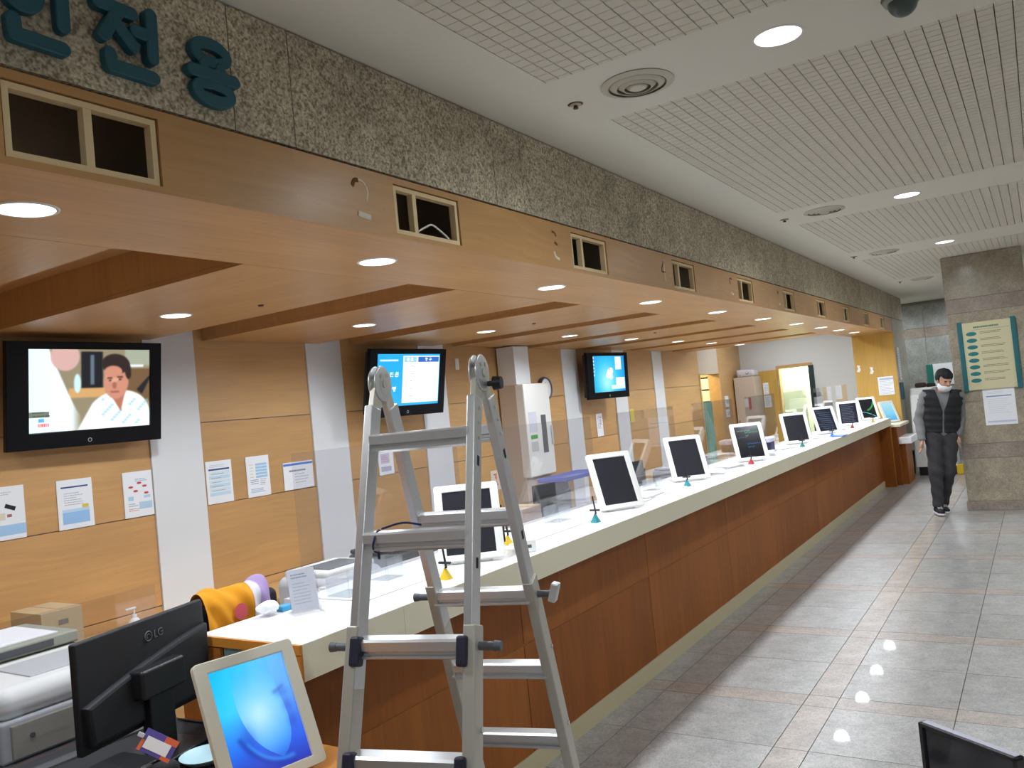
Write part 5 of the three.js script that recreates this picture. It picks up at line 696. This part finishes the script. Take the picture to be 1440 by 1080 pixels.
  const vest = (x, y, z) => { let d = torso(x, y, z, 0.032 + 0.0025 * Math.sin(y * 75)); d = Math.max(d, 0.945 - y, y - 1.425 - 0.03); for (const [s, S] of [['R', J.shR], ['L', J.shL]]) d = Math.max(d, -(arm(x, y, z, s, 0.024))); const v = 0.01 + Math.max(0, y - 1.2) * 0.3; if (z > 0) d = Math.max(d, (v - Math.abs(x)) * 0.9); d = Math.max(d, -(Math.hypot(x, z - 0.02) - 0.075) + Math.max(0, 1.38 - y) * 3 * -1); return d; };
  part('vest', surfaceNet(vest, [-0.28, 0.92, -0.22], [0.28, 1.48, 0.22], 0.011), plain(0x141418, 0.7), o, 'black padded vest');
  part('trousers', surfaceNet((x, y, z) => Math.max(legs(x, y, z, 0.016 + 0.004 * Math.sin(y * 45 + x * 30)), 0.075 - y, y - 0.97), [-0.24, 0.05, -0.28], [0.24, 1.0, 0.24], 0.012), plain(0x3c3a3d, 0.9), o, 'dark grey trousers');
  const hair = (x, y, z) => { const [X, Y, Z] = rot(x, y, z); let d = ell(X, Y, Z, [0, 0.036, -0.018], [0.093, 0.1, 0.105]) - 0.004 * Math.sin(X * 90) * Math.sin(Z * 70); const cut = Z > 0.02 ? 0.035 - Y + Math.max(0, Math.abs(X) - 0.05) * 1.2 : -0.05 - Y; return Math.max(d, cut); };
  part('hair', surfaceNet(hair, [-0.12, 1.45, -0.12], [0.16, 1.74, 0.2], 0.006), plain(0x121114, 0.75), o, 'short black hair');
  const mask = (x, y, z) => { const [X, Y, Z] = rot(x, y, z); const d = Math.abs(ell(X, Y, Z, [0, -0.07, 0.028], [0.068, 0.062, 0.075])) - 0.006; return Math.max(d, Y + 0.052 - Math.max(0, 0.05 - Z) * 0.3, -Z - 0.02); };
  part('face_mask', surfaceNet(mask, [-0.1, 1.38, -0.02], [0.14, 1.58, 0.2], 0.005), plain(0xf0f0f2, 0.8), o, 'white face mask pulled under the chin');
  const inv = (X, Y, Z) => { const b = 0.3, c2 = Math.cos(b), s2 = Math.sin(b);[Y, Z] = [Y * c2 - Z * s2, Y * s2 + Z * c2]; const a = -0.35, c = Math.cos(a), s = Math.sin(a);[X, Z] = [X * c - Z * s, X * s + Z * c]; return [X + hc[0], Y + hc[1], Z + hc[2]]; };
  for (const s of [-1, 1]) part('eye', new THREE.SphereGeometry(0.008, 10, 8).scale(1.4, 0.6, 0.7).translate(...inv(s * 0.03, 0.0, 0.079)), plain(0x1c1614, 0.4), o);
  for (const [A, zf] of [[J.ankR, 1], [J.ankL, -1]]) {
    const shoe = (x, y, z) => { let d = capD(x, y * 1.15, z, [A[0], 0.05, A[2] - 0.03], [A[0], 0.042, A[2] + 0.15], 0.045, 0.038); d = smin(d, capD(x, y, z, [A[0], 0.06, A[2]], [A[0], 0.1, A[2] - 0.01], 0.042, 0.046), 0.03); return Math.max(d, 0.018 - y); };
    const s = part('shoe', surfaceNet(shoe, [A[0] - 0.08, 0, A[2] - 0.12], [A[0] + 0.08, 0.16, A[2] + 0.22], 0.006), plain(0x1a1c26, 0.7), o, 'dark trainer'); part('sole', surfaceNet((x, y, z) => Math.max(capD(x, 0.0, z, [A[0], 0, A[2] - 0.03], [A[0], 0, A[2] + 0.15], 0.05, 0.043), y - 0.024, 0.001 - y), [A[0] - 0.08, -0.012, A[2] - 0.12], [A[0] + 0.08, 0.05, A[2] + 0.22], 0.007), plain(0xd8d8da, 0.7), s); part('lace', [0, 1, 2].map((k) => rb(A[0] - 0.026, A[0] + 0.026, 0.083 - k * 0.008, 0.091 - k * 0.008, A[2] + 0.045 + k * 0.024, A[2] + 0.056 + k * 0.024, 0.003)), plain(0xc8c8c4, 0.8), s);
  }
}

// ================================================================== LIGHT FITTINGS
function downlight(name, label, group, x, y, z, r, power) {
  const o = thing(name, label, 'downlight', group, [x, y, z]);
  part('trim_ring', lathe([[r, 0.002], [r + 0.003, -0.004], [r + 0.01, -0.003], [r + 0.012, 0]], 32), M.trim, o);
  part('diffuser', cyl(r, r, 0.006, 32).translate(0, 0, 0), M.glow, o, 'glowing white disc');
  const l = new THREE.SpotLight(LAMP.color, power, 0, 1.52, 0.45); l.position.set(x, y - 0.012, z); l.target.position.set(x, y - 1, z); l.shadow.radius = r / 0.02; scene.add(l, l.target);
}
[-1.21, -2.65, -4.13, -5.56, -7.02, -8.42, -9.78, -11.05, -12.14, -13.3].forEach((z) => downlight('soffit_downlight', 'round recessed downlight in the front board of the beech soffit', 'downlights along the front of the soffit', -0.32, SY, z, 0.074, LAMP.soffit));
[-1.2, -2.76, -4.22, -5.7, -7.15, -8.61, -10.03, -11.3, -12.6].forEach((z) => downlight('office_downlight', 'round recessed downlight between the soffit slots over the office', 'downlights over the office side of the soffit', -1.86, SY, z, 0.074, LAMP.rear));
[0.4, -3.21, -6.79, -9.68, -13.03].forEach((z) => downlight('ceiling_downlight', 'round recessed downlight in the white lobby ceiling', 'downlights in the lobby ceiling', 1.28, CY, z, 0.085, LAMP.ceiling));
[[-0.7, -16.6], [0.95, -16.4]].forEach(([x, z]) => downlight('corridor_downlight', 'round recessed downlight in the corridor ceiling before the far stone wall', 'downlights in the far corridor', x, CY, z, 0.085, LAMP.ceiling));
downlight('office_ceiling_downlight', 'round downlight in the high ceiling before the white office end wall', null, -1.7, CY, -14.1, 0.085, LAMP.ceiling * 1.5);
[0.4, -3.21, -6.79, -9.68, -13.03].forEach((z) => downlight('ceiling_downlight', 'round recessed downlight in the white lobby ceiling', 'downlights in the lobby ceiling', 3.7, CY, z, 0.085, LAMP.ceiling));
scene.traverse((o) => { if (o.isMesh) { o.castShadow = true; o.receiveShadow = true; } if (o.isLight) o.castShadow = true; });
renderer.render(scene, camera);
